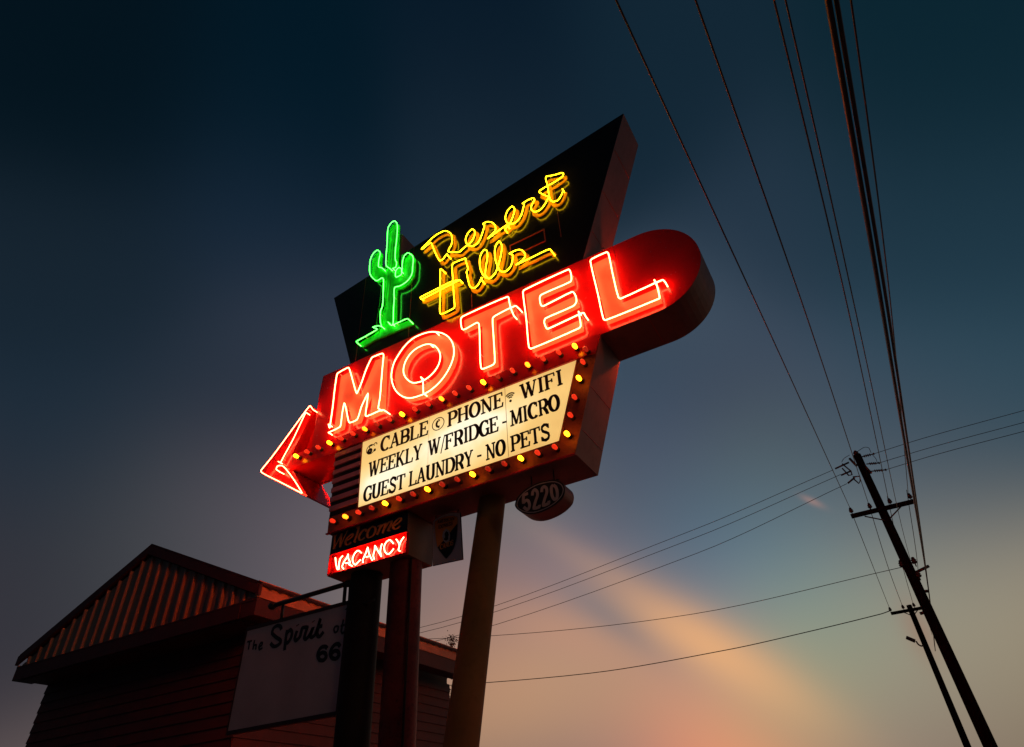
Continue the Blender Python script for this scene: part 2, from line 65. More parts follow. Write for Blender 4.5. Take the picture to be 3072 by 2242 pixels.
def thing(name, label, cat, loc, group=None):
    o = bpy.data.objects.new(name, None); COL.objects.link(o)
    o.location = loc; o['label'] = label; o['category'] = cat; o.empty_display_size = .2
    if group: o['group'] = group
    return o
def tag(o, label=None, cat=None, group=None, kind=None):
    for k, v in (('label', label), ('category', cat), ('group', group), ('kind', kind)):
        if v: o[k] = v
    return o
def worldoff(p):
    v = Vector((0, 0, 0))
    while p is not None: v += p.location; p = p.parent
    return v
class MB:
    "collects shapes given in world coordinates; put() links them as one mesh object"
    def __init__(s): s.v = []; s.f = []; s.sm = []
    def add(s, vs, fs, smooth=False):
        n = len(s.v); s.v += [tuple(v) for v in vs]; s.f += [tuple(i+n for i in f) for f in fs]; s.sm += [smooth]*len(fs)
    def prism(s, poly, y0, y1):
        a = sum(poly[i][0]*poly[(i+1) % len(poly)][1]-poly[(i+1) % len(poly)][0]*poly[i][1] for i in range(len(poly)))
        if a < 0: poly = poly[::-1]
        n = len(poly)
        vs = [(x, y0, z) for x, z in poly]+[(x, y1, z) for x, z in poly]
        fs = [tuple(range(n)), tuple(range(2*n-1, n-1, -1))]+[(i, i+n, (i+1) % n+n, (i+1) % n) for i in range(n)]
        s.add(vs, fs)
    def box(s, a, b):
        x0, y0, z0 = a; x1, y1, z1 = b
        s.prism([(x0, z0), (x1, z0), (x1, z1), (x0, z1)], y0, y1)
    def sweep(s, P, r, n=8, flat=None, closed=False, r1=None):
        "tube along points P; flat=(rx, ry) makes an elliptical band whose thin axis is world Y"
        P = [Vector(p) for p in P]
        Q = [P[0]]
        for p in P[1:]:
            if (p-Q[-1]).length > 1e-4: Q.append(p)
        P = Q
        if len(P) < 2: return
        up = None; rings = []; m = len(P)
        for i, p in enumerate(P):
            t = (P[min(i+1, m-1)]-P[max(i-1, 0)])
            if t.length < 1e-6: t = P[i]-P[i-1] if i else P[1]-P[0]
            t.normalize()
            if flat:
                u = Vector((0, 1, 0)); w = t.cross(u)
                w = w.normalized() if w.length > 1e-4 else Vector((1, 0, 0))
                rx, ry = flat
            else:
                if up is None:
                    up = Vector((0, 1, 0)) if abs(t.y) < .9 else Vector((0, 0, 1))
                u = up-t*up.dot(t)
                if u.length < 1e-4: u = t.orthogonal()
                u.normalize(); up = u; w = t.cross(u)
                rr = r if r1 is None else r+(r1-r)*i/(m-1)
                rx = ry = rr
            rings.append([p+w*(rx*cos(2*pi*k/n))+u*(ry*sin(2*pi*k/n)) for k in range(n)])
        vs = [v for rg in rings for v in rg]
        fs = [(i*n+k, i*n+(k+1) % n, (i+1)*n+(k+1) % n, (i+1)*n+k) for i in range(m-1) for k in range(n)]
        fs += [tuple(range(n-1, -1, -1)), tuple((m-1)*n+k for k in range(n))]
        s.add(vs, fs, True)
    def lathe(s, prof, c, axis='z', n=16, ang=0):
        "profile [(r, h)] turned about an axis through c"
        vs = []
        for r, h in prof:
            for k in range(n):
                a = 2*pi*k/n+ang
                if axis == 'z': vs.append((c[0]+r*cos(a), c[1]+r*sin(a), c[2]+h))
                elif axis == 'y': vs.append((c[0]+r*cos(a), c[1]+h, c[2]+r*sin(a)))
                else: vs.append((c[0]+h, c[1]+r*cos(a), c[2]+r*sin(a)))
        m = len(prof)
        fs = [(i*n+k, i*n+(k+1) % n, (i+1)*n+(k+1) % n, (i+1)*n+k) for i in range(m-1) for k in range(n)]
        s.add(vs, fs, True); s.add(vs[:n], [tuple(range(n-1, -1, -1))]); s.add(vs[-n:], [tuple(range(n))])
    def put(s, name, mat, parent=None, bevel=0, loc=None, mat2=None):
        off = worldoff(parent) if loc is None else Vector((0, 0, 0))
        me = bpy.data.meshes.new(name)
        me.from_pydata([tuple(Vector(v)-off) for v in s.v], [], s.f)
        for p, q in zip(me.polygons, s.sm): p.use_smooth = q
        if mat2:
            for i, p in enumerate(me.polygons): p.material_index = int(i >= mat2[1])
        bm = bmesh.new(); bm.from_mesh(me); bmesh.ops.recalc_face_normals(bm, faces=bm.faces)
        big = [f for f in bm.faces if len(f.verts) > 4]
        if big: bmesh.ops.triangulate(bm, faces=big)
        bm.to_mesh(me); bm.free()
        me.materials.append(mat)
        if mat2: me.materials.append(mat2[0])
        o = bpy.data.objects.new(name, me); COL.objects.link(o); o.parent = parent
        if loc is not None: o.location = loc
        if bevel:
            b = o.modifiers.new('bevel', 'BEVEL'); b.width = bevel; b.segments = 2; b.limit_method = 'ANGLE'
        return o
def clone(o, loc, parent):
    c = o.copy(); COL.objects.link(c); c.parent = parent; c.location = loc
    for ch in list(o.children):
        d = ch.copy(); COL.objects.link(d); d.parent = c
    return c
def smooth(P, sub=4, closed=False):
    "centripetal-like Catmull-Rom through 2D or 3D points"
    P = [Vector(p) for p in P]
    if len(P) < 3: return P
    out = []; n = len(P)
    for i in range(n-1):
        p1, p2 = P[i], P[i+1]
        p0 = P[i-1] if i > 0 else (P[-2] if closed else p1)
        p3 = P[i+2] if i+2 < n else (P[1] if closed else p2)
        L = (p2-p1).length
        def tan(a, b, c):
            d1 = (b-a).length; d2 = (c-b).length
            if d1+d2 < 1e-6: return Vector([0]*len(b))
            t = (c-a)/(d1+d2)
            if d1 > 1e-6 and d2 > 1e-6:                      # sharper bends keep tighter corners
                k = max(0, (b-a).normalized().dot((c-b).normalized()))
                t = t*(.35+.65*k)
            return t
        m1 = tan(p0, p1, p2)*L; m2 = tan(p1, p2, p3)*L
        for j in range(sub):
            t = j/sub; t2 = t*t; t3 = t2*t
            out.append(p1*(2*t3-3*t2+1)+m1*(t3-2*t2+t)+p2*(-2*t3+3*t2)+m2*(t3-t2))
    out.append(P[-1]); return out

# ---------------------------------------------------------------- materials
def nodes(m): return m.node_tree.nodes, m.node_tree.links
def paint(name, col, rough=.5, metal=0, coat=0, var=.25, scale=3, bump=.15, spec=.5, stretch=(1, 1, 1), dirt=0, dirtcol=(.02, .015, .01), coatrough=.1):
    m = bpy.data.materials.new(name); m.use_nodes = True; N, L = nodes(m); b = N['Principled BSDF']
    tc = N.new('ShaderNodeTexCoord'); mp = N.new('ShaderNodeMapping'); mp.inputs['Scale'].default_value = stretch
    L.new(tc.outputs['Object'], mp.inputs['Vector'])
    n1 = N.new('ShaderNodeTexNoise'); n1.inputs['Scale'].default_value = scale; n1.inputs['Detail'].default_value = 8
    n2 = N.new('ShaderNodeTexNoise'); n2.inputs['Scale'].default_value = scale*9; n2.inputs['Detail'].default_value = 4
    for n in (n1, n2): L.new(mp.outputs[0], n.inputs['Vector'])
    cr = N.new('ShaderNodeMapRange'); cr.inputs[1].default_value = .3; cr.inputs[2].default_value = .7
    cr.inputs[3].default_value = 1-var; cr.inputs[4].default_value = 1+var; L.new(n1.outputs[0], cr.inputs[0])
    mx = N.new('ShaderNodeVectorMath'); mx.operation = 'SCALE'; mx.inputs[0].default_value = col; L.new(cr.outputs[0], mx.inputs['Scale'])
    src = mx.outputs[0]
    if dirt:
        rr = N.new('ShaderNodeMapRange'); rr.inputs[1].default_value = .55; rr.inputs[2].default_value = .75; rr.inputs[4].default_value = dirt
        L.new(n2.outputs[0], rr.inputs[0])
        mm = N.new('ShaderNodeMix'); mm.data_type = 'RGBA'; L.new(rr.outputs[0], mm.inputs[0]); L.new(src, mm.inputs[6]); mm.inputs[7].default_value = (*dirtcol, 1); src = mm.outputs[2]
    L.new(src, b.inputs['Base Color'])
    r = N.new('ShaderNodeMapRange'); r.inputs[3].default_value = max(0, rough-.08); r.inputs[4].default_value = min(1, rough+.12); L.new(n2.outputs[0], r.inputs[0]); L.new(r.outputs[0], b.inputs['Roughness'])
    b.inputs['Metallic'].default_value = metal; b.inputs['Specular IOR Level'].default_value = spec
    b.inputs['Coat Weight'].default_value = coat; b.inputs['Coat Roughness'].default_value = coatrough
    bp = N.new('ShaderNodeBump'); bp.inputs['Strength'].default_value = bump; bp.inputs['Distance'].default_value = .01
    L.new(n1.outputs[0], bp.inputs['Height']); L.new(bp.outputs[0], b.inputs['Normal'])
    return m
def glow(name, col, base=(.5, .5, .5)):
    m = bpy.data.materials.new(name); m.use_nodes = True; N, L = nodes(m); b = N['Principled BSDF']
    b.inputs['Base Color'].default_value = (*base, 1); b.inputs['Roughness'].default_value = .2
    s = max(col); b.inputs['Emission Color'].default_value = (*[c/s for c in col], 1); b.inputs['Emission Strength'].default_value = s
    return m
M = {}
M['red_neon'] = glow('red_neon', (28, 3.6, 1.3))
M['rear_neon'] = glow('rear_red_neon', (330, 24, 2.5))  # unseen rear tubes, set far brighter than the front to light the gable
M['vac_neon'] = glow('vacancy_neon', (26, 3.6, 1.8))
M['yel_neon'] = glow('yellow_neon', (13, 7.4, .05))
M['grn_neon'] = glow('green_neon', (.55, 13, .6))
M['elec'] = paint('electrode_glass', (.7, .6, .5), .2)
M['bulb_y'] = glow('lit_yellow_bulb', (13, 3.4, .05), (.8, .6, .05))
M['bulb_y2'] = glow('lit_yellow_bulb_worn', (6, .9, .03), (.8, .6, .05))
M['bulb_r2'] = glow('dim_red_bulb_worn', (.35, .012, .004), (.4, .02, .01))
M['bulb_r'] = glow('dim_red_bulb', (.85, .03, .008), (.55, .02, .01))
M['socket'] = paint('bakelite', (.012, .01, .01), .4)
M['red'] = paint('red_enamel', (.60, .009, .006), .22, coat=.25, var=.12, scale=1.5, bump=.05, dirt=.35, dirtcol=(.25, .01, .006))
M['red_dark'] = paint('dark_red_enamel', (.30, .02, .012), .35, var=.2, scale=2, dirt=.5, dirtcol=(.08, .01, .006))
M['black'] = paint('black_enamel', (.010, .009, .009), .14, coat=0, var=.1, scale=2, bump=.01, spec=.3)
M['maroon'] = paint('maroon_sheet_metal', (.17, .07, .06), .5, var=.18, scale=1.6, stretch=(1, 1, .35), dirt=.4, dirtcol=(.08, .045, .04))
M['frame'] = paint('brown_red_frame', (.34, .085, .03), .6, var=.25, scale=3, dirt=.6, dirtcol=(.04, .012, .008))
M['cream'] = paint('cream_lettering', (.80, .35, .20), .35, var=.08, scale=5)
M['orange'] = paint('orange_lettering', (.66, .29, .008), .65, spec=.15, var=.15, scale=8, dirt=.25, dirtcol=(.3, .1, .01))
M['green'] = paint('green_lettering', (.010, .42, .007), .4, var=.35, scale=7, dirt=.4, dirtcol=(.01, .22, .015))
M['ink'] = paint('black_vinyl', (.008, .007, .007), .5)
M['louvre_a'] = paint('mauve_slats', (.72, .30, .38), .5)
M['louvre_b'] = paint('dark_slats', (.012, .007, .008), .6)
M['post'] = paint('dark_post_paint', (.022, .010, .008), .7, spec=.2, var=.3, scale=2, dirt=.5)
M['post_r'] = paint('red_brown_post_paint', (.22, .022, .016), .6, spec=.25, var=.4, scale=2.5, dirt=.6, dirtcol=(.02, .006, .004))
M['post_y'] = paint('ochre_post_paint', (.24, .115, .035), .7, spec=.2, var=.15, scale=1.5, dirt=.2, dirtcol=(.06, .03, .01))
M['welcome'] = paint('faded_orange_script', (.9, .26, .05), .5, var=.2)
M['welbox'] = paint('brown_box_side', (.20, .10, .055), .5, var=.2)
M['numback'] = paint('number_sign_black', (.006, .006, .006), .35)
M['numink'] = paint('number_sign_digits', (.62, .48, .44), .5)
M['plate'] = paint('pale_sign_plate', (.8, .62, .6), .5, var=.1)
M['sh_org'] = paint('shield_orange', (.9, .30, .05), .5, var=.15)
M['emblem'] = paint('grey_emblem', (.5, .42, .42), .5)
M['spplate'] = paint('white_sign_plate', (.55, .38, .38), .45, var=.12, scale=1.5)
M['iron'] = paint('black_iron', (.015, .012, .012), .5)
M['clad'] = paint('grey_green_cladding', (.20, .19, .155), .5, metal=0, var=.2, scale=2, stretch=(1, 1, .3))
M['roof'] = paint('dark_brown_roof', (.025, .010, .009), .6, var=.3)
M['fascia'] = paint('cream_fascia', (.36, .25, .15), .6, var=.2, scale=2, dirt=.3)
M['beam'] = paint('dark_red_beam', (.035, .008, .006), .55, var=.25)
M['siding'] = paint('dark_red_siding', (.04, .010, .007), .6, var=.25)
M['wood'] = paint('creosoted_wood', (.006, .004, .003), .95, spec=.05, var=.5, scale=2, stretch=(6, 6, .5), bump=.5)
M['steel'] = paint('dark_hardware', (.02, .02, .02), .5)
M['wire'] = paint('cable_sheath', (.018, .014, .014), .5)
M['bark'] = paint('twig_bark', (.04, .03, .02), .9)
M['leaf'] = paint('dry_leaves', (.03, .035, .015), .8)
M['asphalt'] = paint('asphalt', (.05, .05, .052), .85, var=.3, scale=1.2, bump=.4)
M['concrete'] = paint('pavement_concrete', (.28, .27, .25), .85, var=.2, scale=1, bump=.3)
M['seam'] = paint('seam', (.3, .2, .1), .6)
M['lens'] = paint('lamp_lens', (.25, .25, .25), .2)
# back-lit translucent panel: soft hot spots of unbuilt tubes behind are put into its emission
def panel_mat():
    m = bpy.data.materials.new('backlit_acrylic'); m.use_nodes = True; N, L = nodes(m); b = N['Principled BSDF']
    tc = N.new('ShaderNodeTexCoord'); total = None
    for (x, z, sx, sz, w) in ((-4.15, 6.52, .8, .27, 1.05), (-5.75, 6.15, .65, .28, .95), (-3.3, 6.5, .8, .30, .12), (-4.3, 6.05, .5, .22, .35)):
        s = N.new('ShaderNodeVectorMath'); s.operation = 'SUBTRACT'; s.inputs[1].default_value = (x-ROOT[0], 0, z-ROOT[2]); L.new(tc.outputs['Object'], s.inputs[0])
        d = N.new('ShaderNodeVectorMath'); d.operation = 'MULTIPLY'; d.inputs[1].default_value = (1/sx, 0, 1/sz); L.new(s.outputs[0], d.inputs[0])
        l = N.new('ShaderNodeVectorMath'); l.operation = 'LENGTH'; L.new(d.outputs[0], l.inputs[0])
        q = N.new('ShaderNodeMath'); q.operation = 'POWER'; L.new(l.outputs['Value'], q.inputs[0]); q.inputs[1].default_value = 2
        a = N.new('ShaderNodeMath'); a.operation = 'ADD'; L.new(q.outputs[0], a.inputs[0]); a.inputs[1].default_value = 1
        e = N.new('ShaderNodeMath'); e.operation = 'DIVIDE'; e.inputs[0].default_value = w; L.new(a.outputs[0], e.inputs[1])
        if total is None: total = e.outputs[0]
        else:
            t = N.new('ShaderNodeMath'); t.operation = 'ADD'; L.new(total, t.inputs[0]); L.new(e.outputs[0], t.inputs[1]); total = t.outputs[0]
    nz = N.new('ShaderNodeTexNoise'); nz.inputs['Scale'].default_value = 2.2; nz.inputs['Detail'].default_value = 5; L.new(tc.outputs['Object'], nz.inputs['Vector'])
    nn = N.new('ShaderNodeMath'); nn.operation = 'MULTIPLY_ADD'; L.new(nz.outputs[0], nn.inputs[0]); nn.inputs[1].default_value = .5; nn.inputs[2].default_value = -.25
    t = N.new('ShaderNodeMath'); t.operation = 'ADD'; L.new(total, t.inputs[0]); L.new(nn.outputs[0], t.inputs[1])
    cr = N.new('ShaderNodeValToRGB'); L.new(t.outputs[0], cr.inputs[0]); e = cr.color_ramp.elements
    e[0].position = .1; e[0].color = (.66, .38, .11, 1); e[1].position = 1.1; e[1].color = (1.0, .88, .62, 1)
    for p, c in ((.42, (.82, .52, .17, 1)), (.75, (.93, .68, .32, 1))):
        k = e.new(p); k.color = c
    g = N.new('ShaderNodeTexNoise'); g.inputs['Scale'].default_value = 9; g.inputs['Detail'].default_value = 9; g.inputs['Roughness'].default_value = .65; L.new(tc.outputs['Object'], g.inputs['Vector'])
    gr = N.new('ShaderNodeMapRange'); gr.inputs[1].default_value = .45; gr.inputs[2].default_value = .72; gr.inputs[4].default_value = .11; L.new(g.outputs[0], gr.inputs[0])
    gm = N.new('ShaderNodeMix'); gm.data_type = 'RGBA'; L.new(gr.outputs[0], gm.inputs[0]); L.new(cr.outputs[0], gm.inputs[6]); gm.inputs[7].default_value = (.55, .30, .09, 1)
    L.new(gm.outputs[2], b.inputs['Emission Color']); b.inputs['Emission Strength'].default_value = 1.18
    b.inputs['Base Color'].default_value = (.25, .22, .16, 1); b.inputs['Roughness'].default_value = .3
    return m

# ---------------------------------------------------------------- the motel sign
FY, BY = 6.5, 7.22                      # front and back planes of the cabinets
ROOT = (-5.2, 6.86, 0)
M['panel'] = panel_mat()
sign = thing('motel_sign', 'tall neon motel sign with black wedge top, red arrow and lit message board', 'neon sign', ROOT)
def path3(p, y, sub=4): return [(q[0], y, q[1]) for q in smooth([(a, b) for a, b in p], sub)]
def neon(name, paths, mat, parent, y=6.39, r=.0078, face=None, rev=None):
    "glass tubes on one plane; each end bends back into the face"
    for p in paths:
        q = path3(p, y)
        m = MB(); sup = MB()
        if face:
            h = (face-y)*.92
            q = [(q[0][0], y+h, q[0][2]), (q[0][0], y+h*.25, q[0][2])]+q+[(q[-1][0], y+h*.25, q[-1][2]), (q[-1][0], y+h, q[-1][2])]
        m.sweep(q, r, 8)
        nt = len(m.f); sup = m
        if face:
            for k in range(9, len(q)-6, 17):
                e = q[k]; sup.lathe([(.004, y+.002), (.004, face-.012), (.010, face-.011), (.010, face-.002)], (e[0], 0, e[2]), 'y', 6)
        o = m.put(name, mat, parent, mat2=(M['elec'], nt))
    return o
# wedge
wedge = [(-7.461, 10.89), (-.843, 11.923), (-2.052, 8.837), (-6.74, 8.837)]
m = MB(); m.prism(wedge, FY+.004, 7.24); w = m.put('wedge_cabinet', M['maroon'], sign, .004)
def inset(poly, d):
    cx = sum(p[0] for p in poly)/len(poly); cz = sum(p[1] for p in poly)/len(poly)
    return [(p[0]+(cx-p[0])*d, p[1]+(cz-p[1])*d) for p in poly]
m = MB(); m.prism(inset(wedge, .001), FY-.004, FY+.003); face = m.put('wedge_face', M['black'], w)
m = MB()                                  # panel joints and the blanked-out hatch
for x, z0, z1 in ((-6.62, 8.86, 11.0), (-5.42, 8.86, 11.2), (-4.1, 8.86, 9.2), (-2.35, 9.55, 11.0)):
    m = MB(); m.box((x, FY-.0075, z0), (x+.008, FY-.0045, z1)); m.put('panel_joint', M['red_dark'], w)
m = MB()
hx0, hx1, hz0, hz1 = -3.30, -2.62, 9.62, 9.93
for a, b in (((hx0, hz0), (hx1, hz0+.02)), ((hx0, hz1-.02), (hx1, hz1)), ((hx0, hz0+.021), (hx0+.02, hz1-.021)), ((hx1-.02, hz0+.021), (hx1, hz1-.021))):
    m.box((a[0], FY-.016, a[1]), (b[0], FY-.0045, b[1]))
m.put('hatch_rim', M['red_dark'], w)
# back box that carries the cactus spire
m = MB(); m.box((-6.13, FY+.02, 10.6), (-5.777, 7.2, 11.85)); m.put('spire_box', M['maroon'], sign, .003)
# script words: painted strokes on the face, tubes standing off it
for nm, lab in (('desert', 'yellow neon script reading Desert'), ('hills', 'yellow neon script reading Hills')):
    m = MB()
    for k, p in enumerate(TR[nm]):
        m.sweep(path3(p, FY-.006-.0007*k), 1, 10, flat=(.038, .011))
    o = m.put('painted_script', M['orange'], sign); o['label'] = lab
    neon('neon_tube', TR[nm], M['yel_neon'], o, face=FY-.004)
# cactus
m = MB(); m.prism(TR['cactus_board'][0], 6.462, 6.492)
cb = m.put('cactus_cutout', M['green'], sign); cb['label'] = 'green cactus cutout outlined in green neon'
neon('neon_tube', TR['cactus_tube'], M['grn_neon'], cb, face=6.462)
m = MB()                                  # painted ribs of the cactus
for (x0, z0, x1, z1) in ((-6.00, 9.9, -5.99, 11.7), (-5.93, 9.95, -5.93, 11.6), (-6.18, 9.3, -6.14, 10.5), (-6.08, 9.25, -6.06, 10.4)):
    m.sweep([(x0, 6.462, z0), ((x0+x1)/2+.01, 6.462, (z0+z1)/2), (x1, 6.462, z1)], 1, 6, flat=(.012, .006))
m.put('painted_rib', paint('deep_green', (.01, .2, .015), .5), cb)
# MOTEL cabinet with rounded right end
arc = [(-1.17+.785*cos(a), 8.052+.785*sin(a)) for a in [pi/2-pi*k/28 for k in range(29)]]
mot = [(-7.40, 8.835), *arc, (-7.394, 7.267), (-7.43, 8.44)]
m = MB(); m.prism(mot, FY+.004, BY); mc = m.put('letter_cabinet', M['maroon'], sign)
m = MB(); m.prism(inset(mot, .001), FY-.004, FY+.003); m.put('cabinet_face', M['red'], mc)
m = MB(); m.box((-1.3, FY+.002, 7.2635), (-1.29, BY-.01, 7.267))
m.put('sheet_seam', M['red_dark'], mc)
par = lambda q: q
for L_ in 'MOTEL':
    m = MB()
    if L_ == 'O':
        a = [tuple(v) for v in smooth(TR['m_O'][0], 3, True)][:-1]; b = [tuple(v) for v in smooth(TR['m_O'][1], 3, True)][:-1]
        n = 64
        def ring(P):
            cx, cz = -6.27, 8.05
            c = (sum(p[0] for p in P)/len(P), sum(p[1] for p in P)/len(P)); return P, c
        def resample(P, s):
            c = (sum(p[0] for p in b)/len(b), sum(p[1] for p in b)/len(b)); out = []
            for k in range(n):
                t = 2*pi*k/n; d = (cos(t), sin(t)); best = None
                for i in range(len(P)):
                    p, q = P[i], P[(i+1) % len(P)]
                    ex, ez = q[0]-p[0], q[1]-p[1]; den = d[0]*ez-d[1]*ex
                    if abs(den) < 1e-9: continue
                    tt = ((p[0]-c[0])*ez-(p[1]-c[1])*ex)/den; uu = ((p[0]-c[0])*d[1]-(p[1]-c[1])*d[0])/den
                    if tt > 0 and -1e-6 <= uu <= 1+1e-6 and (best is None or tt > best): best = tt
                out.append((c[0]+d[0]*best*s, c[1]+d[1]*best*s))
            return out
        A_ = resample(a, 1.015); B_ = resample(b, .97); y0, y1 = FY-.0075, FY-.0045
        vs = [(x, y0, z) for x, z in A_]+[(x, y0, z) for x, z in B_]+[(x, y1, z) for x, z in A_]+[(x, y1, z) for x, z in B_]
        fs = []
        for i in range(n):
            j = (i+1) % n
            fs += [(i, j, n+j, n+i), (2*n+i, 2*n+j, j, i), (n+i, n+j, 3*n+j, 3*n+i), (2*n+i, 3*n+i, 3*n+j, 2*n+j)]
        m.add(vs, fs)
    else:
        m.prism(TR['p_'+L_][0], FY-.0075, FY-.0045)
    o = m.put('painted_letter', M['cream'], sign); o['label'] = 'letter %s outlined in red neon' % L_
    neon('neon_tube', TR['m_'+L_], M['red_neon'], o, r=.0098, face=FY-.008)
    rm = MB()
# the same word on the far side of the cabinet, reading the right way round from there
allm = [p for L_ in 'MOTEL' for p in TR['m_'+L_]]
m = MB()
mirror = []
order = 'MOTEL'
for L_ in order:
    for p in TR['m_'+L_]: mirror.append(p)
rt = MB()
for p in mirror: rt.sweep([(-8.25-a, 13.72-b, c) for a, b, c in path3(p, 6.39, 2)], .0085, 6)
rt.put('rear_neon_tube', M['rear_neon'], mc)
for x in (-5.28, -3.12, -1.55):            # butt joints of the face sheets
    zt = 8.82; m = MB(); m.box((x, FY-.0062, 7.28), (x+.006, FY-.0042, zt)); m.put('sheet_joint', M['red_dark'], mc)
for k in range(30):                        # screw heads round the edge of the face
    x = -7.3+.21*k; m = MB(); m.lathe([(.008, 0), (.006, -.005)], (x, FY-.004, 8.80 if k % 2 else 7.30), 'y', 8); m.put('screw', M['red_dark'], mc)
for z in (9.4, 10.2, 11.1):                # folded joints on the wedge's open side
    t_ = (z-8.837)/(11.923-8.837); x = -2.052+1.209*t_; m = MB(); m.box((x-.004, FY+.03, z), (x+.006, 7.21, z+.012)); m.put('side_joint', M['red_dark'], w)
for z in (5.9, 6.5):
    t_ = (z-5.565)/(7.262-5.565); x = -2.592+.604*t_; m = MB(); m.box((x-.01, FY+.03, z), (x+.005, 7.19, z+.01)); m.put('side_joint', M['red_dark'], w)
# arrow head at the left end
af = TR['arrow_face'][0]
m = MB(); m.prism(af, FY+.004, BY); ar = m.put('arrow_head', M['red'], sign); ar['label'] = 'red arrow head outlined in red neon pointing left'
neon('neon_tube', TR['arrow_tube'], M['red_neon'], ar, face=FY)
T_, N_ = af[0], (-7.92, 7.18)
m = MB()                                  # folded web between the arrow head and the cabinet
web = [(-7.43, FY+.002, 8.44), (-7.41, FY+.002, 8.0), (-7.394, FY+.002, 7.267), (-7.86, FY+.14, 7.267), (-7.60, FY+.22, 7.75), (-7.50, FY+.22, 8.28), (-7.55, FY+.20, 8.25)]
m.add([(-7.432, FY+.01, 8.44), (-7.394, FY+.01, 7.267), (-7.52, FY+.20, 7.267), (-7.52, FY+.20, 8.34), (-7.90, FY+.22, 7.267), (-7.60, FY+.22, 8.26)], [(0, 1, 2, 3), (3, 2, 4, 5)])
m.add([(-7.432, BY-.02, 8.44), (-7.52, BY-.02, 8.34), (-7.60, BY-.02, 8.26), (-7.432, FY+.01, 8.44), (-7.52, FY+.2, 8.34), (-7.6, FY+.22, 8.26)], [(0, 1, 4, 3), (1, 2, 5, 4)])
m.put('arrow_web', M['red'], sign)
# bulb strip
sp = [(-7.90, 7.262), (-7.955, 7.19), (-7.935, 7.05), (-7.86, 6.985), (-6.795, 6.985), (-6.795, 7.262)]
m = MB(); m.prism(sp, 6.462, 7.19); m.prism([(-6.794, 6.985), (-2.105, 6.985), (-1.992, 7.262), (-6.794, 7.262)], 6.462, 6.51)
st = m.put('bulb_strip', M['red'], sign)
# lower cabinet
low = [(-6.80, 6.984), (-6.746, 5.565), (-2.592, 5.565), (-1.988, 7.262), (-6.794, 7.262)]
m = MB(); m.prism(low, FY+.004, 7.214); lc = m.put('message_cabinet', M['maroon'], sign)
m = MB()
m.prism([(-6.745, 5.567), (-2.594, 5.567), (-2.775, 5.815), (-6.172, 5.83), (-6.755, 5.83)], FY-.006, FY+.003)
m.prism([(-2.59, 5.568), (-2.088, 6.983), (-2.372, 6.983), (-2.772, 5.816)], FY-.006, FY+.003)
m.put('bulb_frame', M['frame'], lc)
m = MB(); m.box((-6.76, FY-.03, 5.548), (-2.60, FY+.01, 5.565)); m.put('bottom_lip', M['red'], lc)
m = MB(); m.prism([(-6.216, 6.983), (-2.374, 6.983), (-2.776, 5.818), (-6.169, 5.832)], FY-.012, FY+.003)
pn = m.put('lit_panel', M['panel'], lc)
m = MB()
for a, b, c, d in (((-6.228, 6.983), (-6.18, 5.825), .012, 0), ((-2.38, 6.983), (-2.785, 5.805), .012, 0), ((-6.18, 5.823), (-2.775, 5.81), .008, 0)):
    m.sweep([(a[0], FY-.012, a[1]), (b[0], FY-.012, b[1])], c, 6)
m.put('panel_trim', M['frame'], lc)
m = MB(); m.box((-3.552, FY-.0145, 5.83), (-3.546, FY-.0125, 6.98)); m.put('panel_seam', M['seam'], pn)
m = MB(); m.box((-4.9, FY-.0135, 5.84), (-4.897, FY-.0122, 6.98)); m.put('panel_seam', M['seam'], pn)
m = MB(); m2 = MB(); z = 5.84; k = 0
while z < 6.97:
    xl = -6.80+(6.985-z)*.038; xr = -6.232+(6.985-z)*.04
    (m if k % 2 else m2).box((xl+.006, FY-(.03 if k % 2 else .006), z+.001), (xr, FY+.003, z+.078)); z += .08; k += 1
m.put('louvre_slats', M['louvre_a'], lc); m2.put('louvre_back', M['louvre_b'], lc)
# little stains, clips and fixings under the cabinet
m = MB()
for i in range(5):
    x = random.uniform(-6.4, -2.8); y = random.uniform(6.6, 7.1); s = random.uniform(.008, .03)
    m = MB(); m.lathe([(s, 0), (s*.7, -.012)], (x, y, 5.565), 'z', 8); m.put('fixing', M['socket'], lc)
